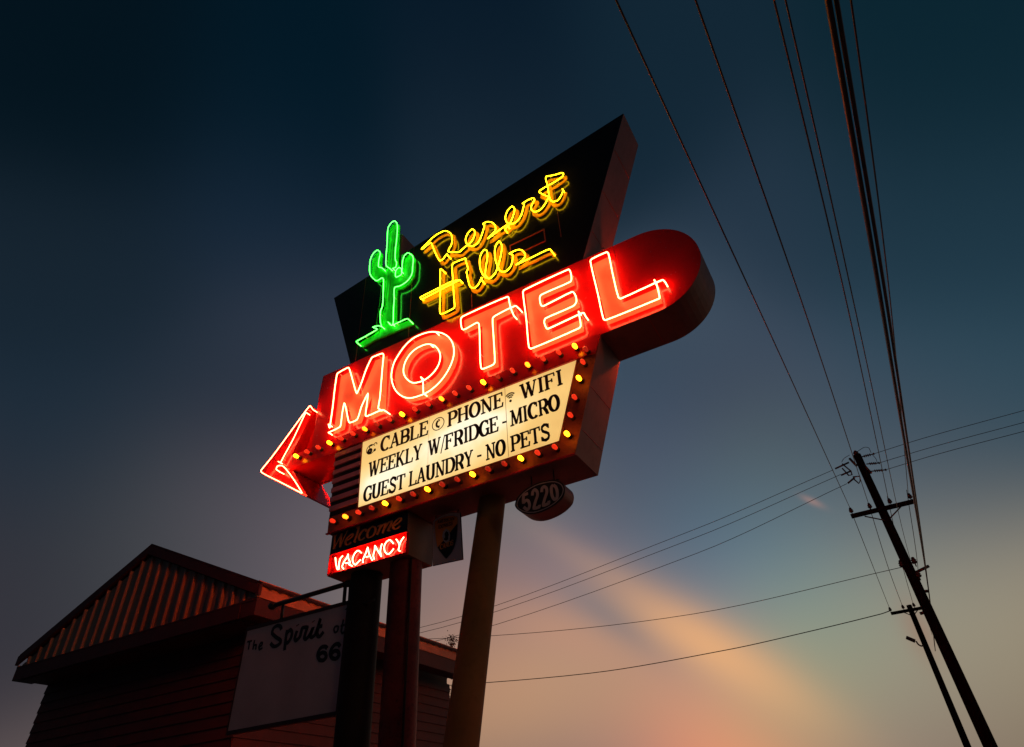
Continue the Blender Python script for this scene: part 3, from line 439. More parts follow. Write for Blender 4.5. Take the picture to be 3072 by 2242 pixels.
# ---- serif lettering, drawn as strokes with stress (thick verticals, thin horizontals)
def arcp(cx, cy, rx, ry, a0, a1, n=14): return [(cx+rx*cos(radians(a0+(a1-a0)*k/n)), cy+ry*sin(radians(a0+(a1-a0)*k/n))) for k in range(n+1)]
def G(ch):
    s = []; se = lambda x, y, d=.15: s.append(([(x-d, y), (x+d, y)], 't'))
    T0, B0 = .955, .045
    if ch == 'I': s += [([(.2, 0), (.2, 1)], 'T')]; se(.2, B0); se(.2, T0); w = .4
    elif ch in 'EFL':
        s += [([(.17, 0), (.17, 1)], 'T')]; se(.15, B0); se(.15, T0)
        if ch != 'L': s += [([(.2, T0), (.62, T0)], 't'), ([(.6, 1), (.62, .74)], 's'), ([(.2, .52), (.48, .52)], 't'), ([(.46, .64), (.46, .40)], 's')]
        if ch != 'F': s += [([(.2, B0), (.62, B0)], 't'), ([(.61, 0), (.65, .29)], 's')]
        w = .70
    elif ch == 'H': s += [([(.17, 0), (.17, 1)], 'T'), ([(.66, 0), (.66, 1)], 'T'), ([(.2, .5), (.63, .5)], 't')]; [se(x, y) for x in (.17, .66) for y in (B0, T0)]; w = .83
    elif ch == 'T': s += [([(.36, 0), (.36, 1)], 'T'), ([(.04, T0), (.68, T0)], 't'), ([(.05, 1), (.03, .72)], 's'), ([(.67, 1), (.69, .72)], 's')]; se(.36, B0); w = .72
    elif ch == 'N': s += [([(.17, 0), (.17, 1)], 't'), ([(.14, 1), (.66, 0)], 'T'), ([(.68, 0), (.68, 1)], 't')]; se(.17, B0); se(.13, T0, .12); se(.68, T0); w = .84
    elif ch == 'M': s += [([(.14, 0), (.17, 1)], 't'), ([(.17, 1), (.46, .05)], 'T'), ([(.46, .05), (.76, 1)], 't'), ([(.78, 0), (.78, 1)], 'T')]; se(.14, B0); se(.12, T0, .11); se(.82, T0, .12); se(.78, B0); w = .94
    elif ch == 'W': s += [([(.12, 1), (.33, 0)], 'T'), ([(.33, 0), (.52, .95)], 't'), ([(.48, 1), (.70, 0)], 'T'), ([(.70, 0), (.93, 1)], 't')]; se(.11, T0, .13); se(.5, T0, .12); se(.92, T0, .11); w = 1.04
    elif ch == 'A': s += [([(.10, 0), (.38, 1)], 't'), ([(.36, 1), (.64, 0)], 'T'), ([(.2, .33), (.54, .33)], 't')]; se(.11, B0, .13); se(.64, B0, .14); w = .77
    elif ch == 'Y': s += [([(.10, 1), (.38, .42)], 'T'), ([(.62, 1), (.38, .42)], 't'), ([(.37, .46), (.37, 0)], 'T')]; se(.12, T0, .13); se(.62, T0, .12); se(.37, B0); w = .74
    elif ch == 'K': s += [([(.17, 0), (.17, 1)], 'T'), ([(.22, .42), (.62, 1)], 't'), ([(.34, .58), (.68, 0)], 'T')]; se(.17, B0); se(.17, T0); se(.62, T0, .12); se(.68, B0, .13); w = .82
    elif ch in 'PRB':
        s += [([(.17, 0), (.17, 1)], 'T')]; se(.15, B0); se(.13, T0, .12)
        yb = .45
        s += [([(.2, T0), (.42, T0)]+arcp(.42, (T0+yb)/2, .22, (T0-yb)/2, 90, -90)+[(.2, yb)], 'a')]
        if ch == 'R': s += [([(.42, .45), (.58, .2), (.62, .05), (.74, .03)], 'a')]
        if ch == 'B': s += [([(.2, .5), (.42, .5)]+arcp(.43, .27, .24, .23, 90, -90)+[(.2, B0)], 'a')]
        w = .76 if ch != 'P' else .70
    elif ch == 'D': s += [([(.15, 0), (.15, 1)], 'T'), ([(.2, T0), (.40, T0)]+arcp(.40, .5, .33, .455, 90, -90, 18)+[(.2, B0)], 'a')]; se(.13, T0, .12); se(.13, B0, .12); w = .80
    elif ch == 'O': s += [(arcp(.40, .5, .31, .47, 0, 360, 26), 'a')]; w = .80
    elif ch in 'CG':
        s += [(arcp(.42, .5, .32, .47, 48, 312, 22), 'a'), ([(.66, .98), (.67, .68)], 's')]
        if ch == 'G': s += [([(.66, .42), (.66, .02)], 'T')]; se(.64, .42, .14)
        w = .76
    elif ch == 'U': s += [([(.17, 1), (.17, .3)]+arcp(.41, .3, .24, .27, 180, 360, 12)+[(.65, 1)], 'u')]; se(.17, T0); se(.65, T0, .12); w = .80
    elif ch == 'S': s += [([(.56, .80), (.46, .95), (.32, .98), (.17, .90), (.13, .75), (.20, .60), (.38, .49), (.54, .38), (.58, .22), (.50, .07), (.34, .02), (.18, .07), (.10, .22)], 'v'), ([(.58, .98), (.58, .70)], 's'), ([(.09, .02), (.08, .30)], 's')]; w = .68
    elif ch == 'X': s += [([(.10, 1), (.62, 0)], 'T'), ([(.62, 1), (.10, 0)], 't')]; se(.12, T0, .12); se(.60, T0, .12); se(.12, B0, .12); se(.62, B0, .12); w = .74
    elif ch == '/': s += [([(.02, -.12), (.30, 1.02)], 'h')]; w = .32
    elif ch == '-': s += [([(.05, .42), (.25, .42)], 'D')]; w = .30
    return s, w
def band(mb, pts, widths, y0, y1):
    P = [Vector(p) for p in pts]; n = len(P); Lf = []; Rt = []
    for i in range(n):
        t = P[min(i+1, n-1)]-P[max(i-1, 0)]
        if t.length < 1e-7: t = Vector((1, 0))
        t.normalize(); nn = Vector((-t.y, t.x))*widths[i]/2
        Lf.append(P[i]+nn); Rt.append(P[i]-nn)
    vs = [(p.x, y0, p.y) for p in Lf+Rt]+[(p.x, y1, p.y) for p in Lf+Rt]; fs = []
    N2 = 2*n
    for i in range(n-1):
        fs += [(i, i+1, n+i+1, n+i), (N2+i, N2+n+i, N2+n+i+1, N2+i+1), (i, N2+i, N2+i+1, i+1), (n+i, n+i+1, N2+n+i+1, N2+n+i)]
    fs += [(0, n, N2+n, N2), (n-1, N2+n-1, N2+2*n-1, 2*n-1)]
    mb.add(vs, fs)
def word(mb, txt, x0, x1, z0, h, y, th=1.0):
    gl = [G(c) for c in txt]; W = sum(g[1] for g in gl); W = W; k = (x1-x0)/(W*h); x = x0; lay = 0
    for s, w in gl:
        for pts, mode in s:
            lay = (lay+1) % 7
            q = [(x+px_*h*k, z0+pz*h) for px_, pz in pts]; ws = []
            for i in range(len(q)):
                a = q[max(i-1, 0)]; b = q[min(i+1, len(q)-1)]; d = sqrt((a[0]-b[0])**2+(a[1]-b[1])**2) or 1
                v = abs(a[1]-b[1])/d
                hz = abs(a[0]-b[0])/d
                ws.append({'T': .155*k+.02, 't': .09, 's': .085, 'h': .06, 'D': .09, 'a': .095+.11*v, 'u': .095+.09*v, 'v': .11+.08*hz}[mode]*h*th)
            band(mb, q, ws, y-.0006*lay, y+.003)
        x += w*h*k
TX = MB()
H = .262
for txt, x0, x1, z in (('CABLE', -5.834, -4.906, 6.665), ('PHONE', -4.558, -3.581, 6.665), ('WIFI', -3.304, -2.623, 6.665), ('WEEKLY', -6.034, -5.011, 6.285),
        ('W/FRIDGE', -4.903, -3.681, 6.285), ('-', -3.625, -3.545, 6.285), ('MICRO', -3.489, -2.715, 6.285), ('GUEST', -6.086, -5.3, 5.885), ('LAUNDRY', -5.23, -4.111, 5.885),
        ('-', -4.052, -3.97, 5.885), ('NO', -3.907, -3.589, 5.885), ('PETS', -3.51, -2.899, 5.885)):
    hh = H if z > 6 else .25
    if txt == '-': TX = MB(); TX.prism([(x0+.005, z+.10), (x1-.005, z+.095), (x1-.005, z+.125), (x0+.005, z+.13)], FY-.0165, FY-.0135)
    else: TX = MB(); word(TX, txt, x0, x1, z, hh, FY-.0165)
    tx = TX.put('board_lettering', M['ink'], pn)
    if txt != '-': tx['label'] = 'black lettering reading '+txt
ic = MB(); Y = FY-.0165
ring = lambda cx, cz, r, a0=0, a1=360, n=24, rx=1: arcp(cx, cz, r*rx, r, a0, a1, n)
def bnd(p, w, dy=0): band(ic, p, [w*1.35]*len(p), Y-dy, Y+.003)
def icon():
    global ic
    ic.put('board_icon', M['ink'], pn); ic = MB()
bnd(ring(-4.727, 6.79, .108), .010)                                   # telephone in a ring
bnd(arcp(-4.712, 6.79, .045, .058, 110, 250, 8), .026, .001); bnd([(-4.722, 6.848), (-4.70, 6.855)], .03, .002); bnd([(-4.722, 6.733), (-4.70, 6.728)], .03, .003)
icon()
for r_ in (.045, .08, .115): bnd(arcp(-3.466, 6.735, r_*.85, r_, 45, 135, 8), .016)
bnd(ring(-3.466, 6.715, .010, n=10), .018)
icon()
bnd(ring(-6.03, 6.79, .085, 30, 330, 16), .010); bnd(ring(-6.045, 6.76, .03), .034, .001); bnd(ring(-5.945, 6.75, .012, n=10), .020)   # reel emblem
bnd(arcp(-6.03, 6.83, .03, .03, 30, 200, 6), .014, .002); bnd(arcp(-5.94, 6.84, .03, .04, 0, 150, 6), .012)
icon()
# bulbs: every third one lit yellow
def make_bulb(mat, first):
    b = MB(); b.lathe([(.006, -.086), (.022, -.082), (.030, -.066), (.032, -.048), (.027, -.012), (.025, 0)], (0, 0, 0), 'y', 12)
    o = b.put('bulb', mat, sign, loc=first)
    s = MB(); s.lathe([(.031, 0), (.031, .022), (.034, .026), (.034, .058)], (0, 0, 0), 'y', 12)
    k = s.put('socket', M['socket'], o, loc=(0, 0, 0)); return o
bp = [(-7.59+.25*i, 7.13, i % 3 == 0, 6.405) for i in range(22)]
bp += [(-2.19, 7.01, False, 6.41), (-2.27, 6.84, False, 6.435), (-2.36, 6.6, True, 6.435), (-2.46, 6.33, False, 6.435), (-2.55, 6.08, False, 6.435), (-2.63, 5.82, True, 6.435)]
bp += [(-2.82-.25*j, 5.69, j % 3 == 2, 6.435) for j in range(16)]
proto = {}
for x, z, lit, y in bp:
    loc = (x-ROOT[0], y-ROOT[1], z-ROOT[2])
    if lit not in proto: proto[lit] = make_bulb(M['bulb_y'] if lit else M['bulb_r'], loc); proto[lit]['label'] = 'lit yellow bulb' if lit else 'dull red bulb'
    else:
        c = clone(proto[lit], loc, sign)
        if random.random() < .35: c.material_slots[0].link = 'OBJECT'; c.material_slots[0].material = M['bulb_y2' if lit else 'bulb_r2']
# posts
def post(x, y, r, top, mat, lean=(0, 0)):
    m = MB(); n = 28; vs = []
    for (z, sx, sy) in ((0, lean[0], lean[1]), (top, 0, 0)):
        vs += [(x+sx+r*cos(2*pi*k/n), y+sy+r*sin(2*pi*k/n), z) for k in range(n)]
    m.add(vs, [(k, (k+1) % n, n+(k+1) % n, n+k) for k in range(n)], True)
    o = m.put('post', mat, sign)
    f = MB(); f.lathe([(r+.14, 0), (r+.14, .03), (r+.02, .035), (r+.02, .1)], (x+lean[0], y+lean[1], 0), 'z', 24)
    for k in range(6): f.lathe([(.02, .03), (.02, .07)], (x+lean[0]+(r+.09)*cos(k*pi/3), y+lean[1]+(r+.09)*sin(k*pi/3), 0), 'z', 6)
    f.put('base_plate', M['iron'], o)
    return o
post(-6.215, 6.86, .226, 4.915, M['post']); post(-5.50, 6.86, .226, 4.915, M['post_r'])
m = MB(); m.sweep([(-5.29, 6.70, .2), (-5.29, 6.70, 4.905)], .016, 8); m.put('conduit', M['post'], sign)
m = MB(); m.box((-5.36, 6.60, 2.2), (-5.2, 6.69, 2.5)); m.put('junction_box', M['iron'], sign)
p3 = post(-4.13, 7.0, .188, 5.566, M['post_y'], lean=(0, -1.46)); p3['label'] = 'ochre post leaning towards the viewer'

# ---------------------------------------------------------------- vacancy box
vs_ = thing('vacancy_sign', 'box sign with dim Welcome script above red neon VACANCY, mounted under the message board', 'sign', (-5.98, 6.83, 4.905))
m = MB(); m.box((-6.70, 6.56, 4.92), (-5.267, 7.17, 5.546)); m.put('sign_box', M['welbox'], vs_, .004)
m = MB(); m.box((-6.698, 6.553, 5.222), (-5.269, 6.559, 5.545)); wf = m.put('welcome_face', M['black'], vs_)
m = MB()
for k, p in enumerate(TR['welcome']):
    thick = k in (1, 3) or k > 5
    wv = .013 if k in (0, 2, 4, 5) else .030
    q = smooth(p, 4); ws = []
    for i in range(len(q)):
        a = q[max(i-1, 0)]; b = q[min(i+1, len(q)-1)]; d = (b-a).length or 1
        ws.append(.014+.024*abs((b-a).y)/d if wv > .02 else wv)
    band(m, q, ws, 6.548-.0004*k, 6.552)
m.put('welcome_script', M['welcome'], wf)
m = MB(); X0, X1, Z0, Z1 = -6.65, -5.222, 4.905, 5.216
m.box((X0, 6.50, Z0), (X1, 6.558, Z0+.008)); m.box((X0, 6.50, Z1-.008), (X1, 6.552, Z1))
m.box((X0, 6.50, Z0+.009), (X0+.008, 6.551, Z1-.009)); m.box((X1-.008, 6.50, Z0+.009), (X1, 6.551, Z1-.009)); m.box((X0+.009, 6.553, Z0+.009), (X1-.009, 6.5585, Z1-.009))
tr = m.put('neon_tray', M['red'], vs_)
for p in TR['vac']: m = MB(); m.sweep(path3(p, 6.522, 4), .0085, 8); m.put('neon_tube', M['vac_neon'], tr)

# ---------------------------------------------------------------- 5220 number sign
ns = thing('number_sign', 'small oval black sign numbered 5220 hanging under the message board', 'number sign', (-3.18, 6.7, 5.37))
ov = [tuple(v) for v in smooth(TR['oval'][0]+[TR['oval'][0][0]], 3, True)][:-1]
m = MB(); m.prism(ov, 6.584, 6.84); m.put('oval_case', M['maroon'], ns)
m = MB(); m.prism(ov, 6.575, 6.583); nf = m.put('oval_face', M['numback'], ns)
m = MB()
for k, p in enumerate(TR['n5220']): q = smooth(p, 4); band(m, q, [.040]*len(q), 6.572-.0003*k, 6.5745)
m.put('digits', M['numink'], nf)
q = smooth(TR['oval_ring'][0], 3, True); m = MB(); band(m, q, [.011]*len(q), 6.5722, 6.5746); m.put('border_ring', M['numink'], nf)
for x in (-3.35, -3.02): m = MB(); m.box((x, 6.70, 5.33), (x+.012, 6.715, 5.564)); m.put('hanger', M['iron'], ns)

# ---------------------------------------------------------------- hanging shield sign
hs = thing('shield_sign', 'rectangular hanging sign with an orange and black shield beside the ochre post', 'sign', (-4.86, 6.97, 5.5))
pl = TR['plate'][0]
m = MB(); m.prism(pl, 6.954, 6.985); hp = m.put('plate', M['plate'], hs)
m = MB(); pp = pl+[pl[0]]; m.sweep([(a, 6.965, b) for a, b in pp], .011, 6); m.put('plate_edge', M['iron'], hp)
m = MB(); m.prism(TR['shield'][0], 6.950, 6.953); sh = m.put('shield', M['ink'], hs)
m = MB(); m.prism(TR['shield_orange'][0], 6.947, 6.9495); m.put('orange_field', M['sh_org'], sh)
m = MB(); m.prism(TR['oval_emblem'][0], 6.944, 6.9465); m.put('oval_emblem', M['emblem'], sh)
q = smooth([(a, b) for a, b in TR['shield'][0]]+[TR['shield'][0][0]], 3, True); m = MB(); band(m, q, [.010]*len(q), 6.9455, 6.9465); m.put('shield_border', M['emblem'], sh)
m = MB(); m.prism(TR['emblem_head'][0], 6.942, 6.9435); m.put('emblem_head', M['ink'], sh)
def along(mb, txt, seg, h, y):
    (x0, z0), (x1, z1) = seg; t = MB(); word(t, txt, 0, 1, 0, h/sqrt((x1-x0)**2+(z1-z0)**2), 0, 1.0)
    Lg = sqrt((x1-x0)**2+(z1-z0)**2)
    mb.add([(x0+(x1-x0)*v[0], y+v[1]*.4, z0+(z1-z0)*v[0]+v[2]*Lg) for v in t.v], t.f)
m = MB(); along(m, 'AMERICAN', TR['shield_text'][0], .05, 6.9435); along(m, 'EXPRESS', TR['shield_text'][1], .05, 6.9435); m.put('dark_lettering', M['ink'], sh)
m = MB(); along(m, 'CARDS', TR['shield_text'][2], .075, 6.9435); m.put('orange_lettering', M['sh_org'], sh)
for k, p in enumerate(TR['plate_hooks']): m = MB(); m.sweep([(a, 6.97+.004*k, b) for a, b in p], .010, 6); m.put('hanger', M['iron'], hs)

# ---------------------------------------------------------------- Spirit sign on its pipe arm
ss = thing('hanging_script_sign', 'pale sign lettered The Spirit of, hanging from a black pipe arm on the left post', 'hanging sign', (-6.45, 6.72, 4.8))
(ax, az), (bx_, bz) = TR['sp_pipe'][0]
m = MB(); m.sweep([(ax, 6.72, az), (bx_+.03, 6.72, bz)], .035, 12); m.put('pipe_arm', M['iron'], ss)
m = MB(); m.lathe([(.012, -.06), (.05, -.045), (.06, 0), (.05, .045), (.012, .06)], (ax-.04, 6.72, az), 'x', 12); m.put('ball_finial', M['iron'], ss)
for k, p in enumerate(TR['sp_rods']):
    m = MB(); m.sweep([(p[0][0], 6.725, p[0][1]), (p[0][0]+(p[1][0]-p[0][0])*.3, 6.725, p[1][1])], (.022, .026, .014)[k], 8); m.put('hanger_rod', M['iron'], ss)
m = MB(); m.sweep([(bx_-.04, 6.72, bz), (bx_+.2, 6.80, bz)], .05, 10); m.put('post_clamp', M['iron'], ss)
m = MB(); m.sweep([(-6.45, 6.74, 4.44), (-5.86, 6.66, 4.44)], .018, 8); m.put('clamp_bolt', M['iron'], ss)
x0, x1, zt, zb = -8.40, -6.40, 4.50, 3.15
m = MB(); m.prism([(x0, zb), (x1, zb), (x1, zt), (x0, zt)], 6.722, 6.76); spn = m.put('sign_plate', M['spplate'], ss)
m = MB()
m.box((x0-.02, 6.71, zt-.0), (x1+.02, 6.775, zt+.05)); m.box((x0-.02, 6.71, zb-.05), (x1+.02, 6.775, zb)); m.box((x1, 6.71, zb), (x1+.045, 6.775, zt)); m.box((x0-.02, 6.71, zb), (x0, 6.775, zt))
m.put('sign_frame', M['beam'], ss)
m = MB()
for k, p in enumerate(TR['sp_txt']+TR['sp_66']): q = smooth(p, 4); band(m, q, [.052]*len(q), 6.718-.0003*k, 6.7215)
for k, p in enumerate(TR['sp_small']): q = smooth(p, 4); band(m, q, [.027]*len(q), 6.718-.0003*k, 6.7215)
m.put('script_lettering', M['ink'], spn)

# ---------------------------------------------------------------- gabled building behind
bd = thing('gabled_building', 'dark gabled building with ribbed metal gable end lit red behind the neon sign', 'building', (-16.4, 13.8, 0))
GX, GY, EX, EZ, LX = -16.38, 9.5, -11.72, 6.72, -21.04
slope = .438
AZ = 8.76
m = MB(); m.prism([(GX, AZ-.34), (EX-.15, 6.40), (LX+.15, 6.40)], GY+.10, GY+.14); m.put('gable_backing', M['clad'], bd)
m = MB()                                  # ribbed cladding: flat pans with raised trapezoid ribs
x = EX-.12; P = .402; base = 6.38
top = lambda x: AZ-.30-abs(x-GX)*slope
while x > LX+.1:
    for (a, b, ya, yb) in ((0, .17, GY+.06, GY+.06), (.17, .20, GY+.06, GY+.05), (.20, .28, GY+.05, GY+.05), (.28, .31, GY+.05, GY+.06), (.31, .345, GY+.06, GY+.06)):
        xa, xb = x-a, x-b; m.add([(xa, ya, base), (xb, yb, base), (xb, yb, top(xb)), (xa, ya, top(xa))], [(0, 1, 2, 3)])
    xa, xb = x-.345, x-.402
    y0, y1 = GY+.06, GY-.015
    for (u, ya, v, yb) in ((xa, y0, xa-.004, y1), (xa-.004, y1, xb+.004, y1), (xb+.004, y1, xb, y0)):
        m.add([(u, ya, base), (v, yb, base), (v, yb, top(v)), (u, ya, top(u))], [(0, 1, 2, 3)])
    x -= P
m.put('ribbed_gable', M['clad'], bd)
# roof: two slabs with a rake trim at the gable end
m = MB(); Y0, Y1 = GY-.05, 18.6
for s, ex in ((1, EX+.07), (-1, LX-.07)):
    a = (GX, AZ+.02); b = (ex, AZ+.02-abs(ex-GX)*slope)
    m.prism([a, b, (b[0], b[1]-.06), (a[0], a[1]-.06)], Y0, Y1)
rf = m.put('roof', M['roof'], bd)
m = MB()
for s, ex in ((1, EX+.06), (-1, LX-.06)):
    a = (GX, AZ-.045); b = (ex, AZ-.045-abs(ex-GX)*slope)
    m.prism([a, b, (b[0], b[1]-.23), (a[0], a[1]-.23)], Y0-.03, Y0+.05)
m.put('rake_board', M['beam'], rf)
m = MB()                                  # eave boards along the side, with rafter tails above
m.box((EX-.06, GY-.05, 6.40), (EX, Y1-.1, 6.76)); m.put('eave_fascia', M['fascia'], bd)
m = MB(); vv = []; y = Y0; k = 0            # scalloped ends of the roof sheeting above the fascia
while y < Y1:
    zlow = 6.655 if k % 3 else 6.60
    vv += [(EX+.055, y, zlow), (EX+.055, y, 6.70)]; y += .10; k += 1
m.add(vv, [(2*i, 2*i+2, 2*i+3, 2*i+1) for i in range(len(vv)//2-1)]); m.put('tile_ends', M['roof'], bd)
m = MB(); m.box((EX-.50, GY-.02, 6.02), (EX-.02, Y1-.2, 6.398)); m.put('side_beam', M['beam'], bd)
m = MB(); m.box((LX, GY-.03, 6.02), (EX-.51, GY+.5, 6.33)); m.put('eave_beam', M['beam'], bd)
m = MB(); m.box((LX, GY-.035, 6.335), (EX-.1, GY+.06, 6.375)); m.put('gable_flashing', M['roof'], bd)
m = MB(); wx1, wy0 = EX-.9, GY+.75
z = 0
while z < 6.0:                            # lapped boards
    zz = min(z+.24, 6.02)
    m.add([(LX+.3, wy0, z), (wx1, wy0, z), (wx1, wy0+.03, zz), (LX+.3, wy0+.03, zz), (LX+.3, wy0+.03, z), (wx1, wy0+.03, z)], [(0, 1, 2, 3), (0, 4, 5, 1)])
    m.add([(wx1, wy0, z), (wx1, Y1-.3, z), (wx1-.03, Y1-.3, zz), (wx1-.03, wy0, zz), (wx1-.03, wy0, z), (wx1-.03, Y1-.3, z)], [(0, 1, 2, 3), (0, 4, 5, 1)])
    z += .24
m.put('board_wall', M['siding'], bd)
m = MB(); m.box((LX+.3, GY+.04, 5.985), (EX-.52, wy0+.05, 6.018)); m.put('soffit', M['siding'], bd)
m = MB(); m.box((LX+.4, wy0+.05, 0), (wx1-.06, Y1-.4, 6.3)); m.put('wall_core', M['siding'], bd)
# ---------------------------------------------------------------- bare tree behind the roof end
tr_ = thing('bare_tree', 'small thin treetop showing above the end of the building roof', 'tree', (-13.75, 19.6, 0))
tw = MB(); lf = MB(); rnd = random.Random(7)
def branch(mb, p, d, L, r, depth):
    n = 4; pts = [p]
    for i in range(n): d = (d+Vector((rnd.uniform(-.18, .18), rnd.uniform(-.18, .18), rnd.uniform(-.03, .12)))).normalized(); pts.append(pts[-1]+d*(L/n))
    mb.sweep(pts, r, 6, r1=r*.55)
    if depth:
        for _ in range(4):
            q = pts[rnd.randint(2, n)]; a = rnd.uniform(0, 2*pi); dd = (d+Vector((cos(a), sin(a), rnd.uniform(.0, .6)))*.75).normalized()
            branch(tw, q, dd, L*.55, r*.5, depth-1)
    else:
        for _ in range(9):
            c = pts[-1]+Vector((rnd.gauss(0, .1), rnd.gauss(0, .1), rnd.gauss(0, .1))); s = rnd.uniform(.02, .05); u = Vector((rnd.gauss(0, 1), rnd.gauss(0, 1), rnd.gauss(0, 1))).normalized(); v = u.orthogonal().normalized()
            lf.add([c-u*s, c+v*s*.5, c+u*s, c-v*s*.5], [(0, 1, 2, 3)])
tk = MB(); branch(tk, Vector((-13.75, 19.6, 0)), Vector((0, 0, 1)), 7.0, .13, 0)
lf = MB()
for k in range(9):
    z = 4.4+k*.34; a = k*2.4; branch(tw, Vector((-13.75, 19.6, z)), Vector((cos(a), sin(a), 1.1)).normalized(), .85-(k*.05), .025, 2)
tk.put('trunk', M['bark'], tr_); tw.put('branches', M['bark'], tr_); lf.put('crown', M['leaf'], tr_)

# ---------------------------------------------------------------- utility poles
def utility_pole(base, top, r0, r1, label):
    t = thing('utility_pole', label, 'utility pole', base, 'wooden utility poles')
    m = MB(); m.sweep([base, (base[0]*.5+top[0]*.5, base[1], top[2]*.5), top], r0, 16, r1=r1); m.put('pole_shaft', M['wood'], t); return t
def insulator(parent, p, s=1):
    m = MB(); m.lathe([(.012*s, -.02), (.012*s, .05*s), (.045*s, .055*s), (.06*s, .085*s), (.04*s, .10*s), (.055*s, .12*s), (.035*s, .15*s), (.03*s, .18*s), (.012*s, .19*s)], p, 'z', 10); return m.put('insulator', M['steel'], parent)
def rod(mb, p, y, r, n=8, y1=None): mb.sweep([(a, y if (y1 is None or i == 0) else y1, b) for i, (a, b) in enumerate(p)], r, n)
pa = utility_pole((1.50, 23.2, 0), (1.36, 23.2, 12.14), .185, .125, 'near wooden utility pole with switches on its top and one long crossarm')
m = MB(); (a0, a1) = TR['arm1'][0]; yA = 23.03
m.box((.42, yA-.06, 9.93), (2.36, yA+.06, 10.06)); m.put('crossarm', M['wood'], pa, .008)
for p in TR['brace1']: m = MB(); rod(m, p, yA, .022); m.put('arm_brace', M['steel'], pa)
INS1 = [(p[0][0], yA, 10.06) for p in TR['ins1']]
for p in INS1: insulator(pa, p, 1.25)
for k, p in enumerate(TR['top_l']): m = MB(); rod(m, p, 23.2, .032); m.put('fuse_switch', M['steel'], pa)
for k, p in enumerate(TR['top_u'][:2]): m = MB(); rod(m, p, 23.15, .024); m.put('switch_frame', M['steel'], pa)
for p in TR['top_u'][2:]: m = MB(); rod(m, p, 23.15, .042); m.put('mounting_bar', M['steel'], pa)
for p in TR['top_r']:
    m = MB(); (u, v), (w_, z_) = p; rod(m, p, 23.2, .022)
    for k in range(4): m.lathe([(.02, -.02), (.05, -.01), (.05, .01), (.02, .02)], (u+(w_-u)*(.3+.14*k), 23.2, v+(z_-v)*(.3+.14*k)), 'x', 10)
    m.lathe([(.02, -.03), (.05, 0), (.02, .03)], (w_, 23.2, z_), 'x', 8); m.put('strain_insulator', M['steel'], pa)
for p in TR['jump']: m = MB(); rod(m, smooth(p, 4), 23.2, .010, 5); m.put('jumper_wire', M['wire'], pa)
m = MB(); m.lathe([(.03, 0), (.08, .05), (.09, .12), (.05, .17), (.02, .2)], (1.352, 23.2, 12.12), 'z', 10); m.put('pole_cap', M['steel'], pa)
for k, p in enumerate(TR['low_r']): m = MB(); rod(m, p, 23.2, .045); m.put('side_bracket', M['steel'], pa)
for p in TR['low_i']: insulator(pa, (p[0][0], 23.15, p[0][1]-.08), 1.5)
pb = utility_pole((1.50, 38, 0), (TR['pole2'][0][0][0], 38, TR['pole2'][0][0][1]+.05), .17, .12, 'far wooden utility pole with a crossarm and street light, partly behind the near pole')
m = MB(); yB = 37.82; m.box((.70, yB-.06, 10.07), (2.22, yB+.06, 10.20)); m.put('crossarm', M['wood'], pb)
for p in TR['brace2']: m = MB(); rod(m, p, yB, .022); m.put('arm_brace', M['steel'], pb)
INS2 = [(p[0][0], yB, 10.2) for p in TR['ins2']]+[(2.15, yB, 10.2)]
for p in INS2: insulator(pb, p, 1.3)
m = MB(); rod(m, smooth(TR['lamp'][0], 4), 38, .035); la = m.put('lamp_arm', M['steel'], pb)
(u, v), (w_, z_) = TR['lamp'][1]; m = MB()
m.sweep([(u, 38, v), (u+(w_-u)*.25, 38, v+(z_-v)*.25), (u+(w_-u)*.7, 38, v+(z_-v)*.7), (w_, 38, z_)], .09, 12, flat=(.085, .16)); m.put('lamp_head', M['steel'], la)
# ---------------------------------------------------------------- overhead lines
def line(label, pts, r, group='overhead lines along the road', name='power_line'):
    m = MB(); m.sweep(smooth(pts, 8), r, 6); p = pts[0]
    o = m.put(name, M['wire'], None); tag(o, label, 'cable', group); return o
def road_line(name, label, ins, mid, near, r, beyond=None):
    dx = (mid[0]-near[0])/(mid[1]-near[1])
    x, y, z = near
    pts = ([beyond] if beyond else [])+[ins, mid, near]+[(x-dx*6, y-6, z-.32), (x-dx*12, y-12, z-.30), (x-dx*20, y-20, z+.4), (x-dx*34, y-34, z+2.4)]
    return line(label, pts, r)
for i, (mid, near, nm, cnt) in enumerate((((.072, 8.69, 7.90), (-.094, 3.66, 7.35), 'first', 'leftmost'), ((.661, 9.16, 7.96), (.492, 4.04, 7.38), '', 'second'), ((1.249, 9.64, 8.02), (1.084, 4.43, 7.42), '', 'third'), ((1.845, 10.12, 8.09), (1.68, 4.82, 7.46), '', 'rightmost'))):
    p = INS1[i]; road_line('', 'thin line from overhead down to the %s insulator on the near pole crossarm' % cnt, (p[0], p[1], p[2]+.25), mid, near, .0095)
line('thin line from the near pole crossarm left end on to the far pole crossarm', [(INS1[0][0], yA, 10.3), (.6, 30, 10.0), (INS2[0][0], yB, 10.45)], .011, name='power_line')
line('thin line from second insulator of the near crossarm on to the far pole', [(INS1[1][0], yA, 10.33), (1.12, 30, 10.05), (INS2[1][0], yB, 10.45)], .011)
line('thin line from third insulator of the near crossarm on to the far pole', [(INS1[2][0], yA, 10.37), (1.65, 30, 10.1), (INS2[2][0], yB, 10.45)], .011)
line('thin line from the near crossarm right end on to the far pole crossarm', [(INS1[3][0], yA, 10.42), (2.22, 30, 10.15), (INS2[3][0], yB, 10.45)], .011)
road_line('', 'reddish line crossing in front of the near pole crossarm between its two right insulators', (1.66, 23.6, 8.95), (1.068, 7.68, 6.685), (.945, 3.62, 6.296), .007, (2.05, 38, 8.9))
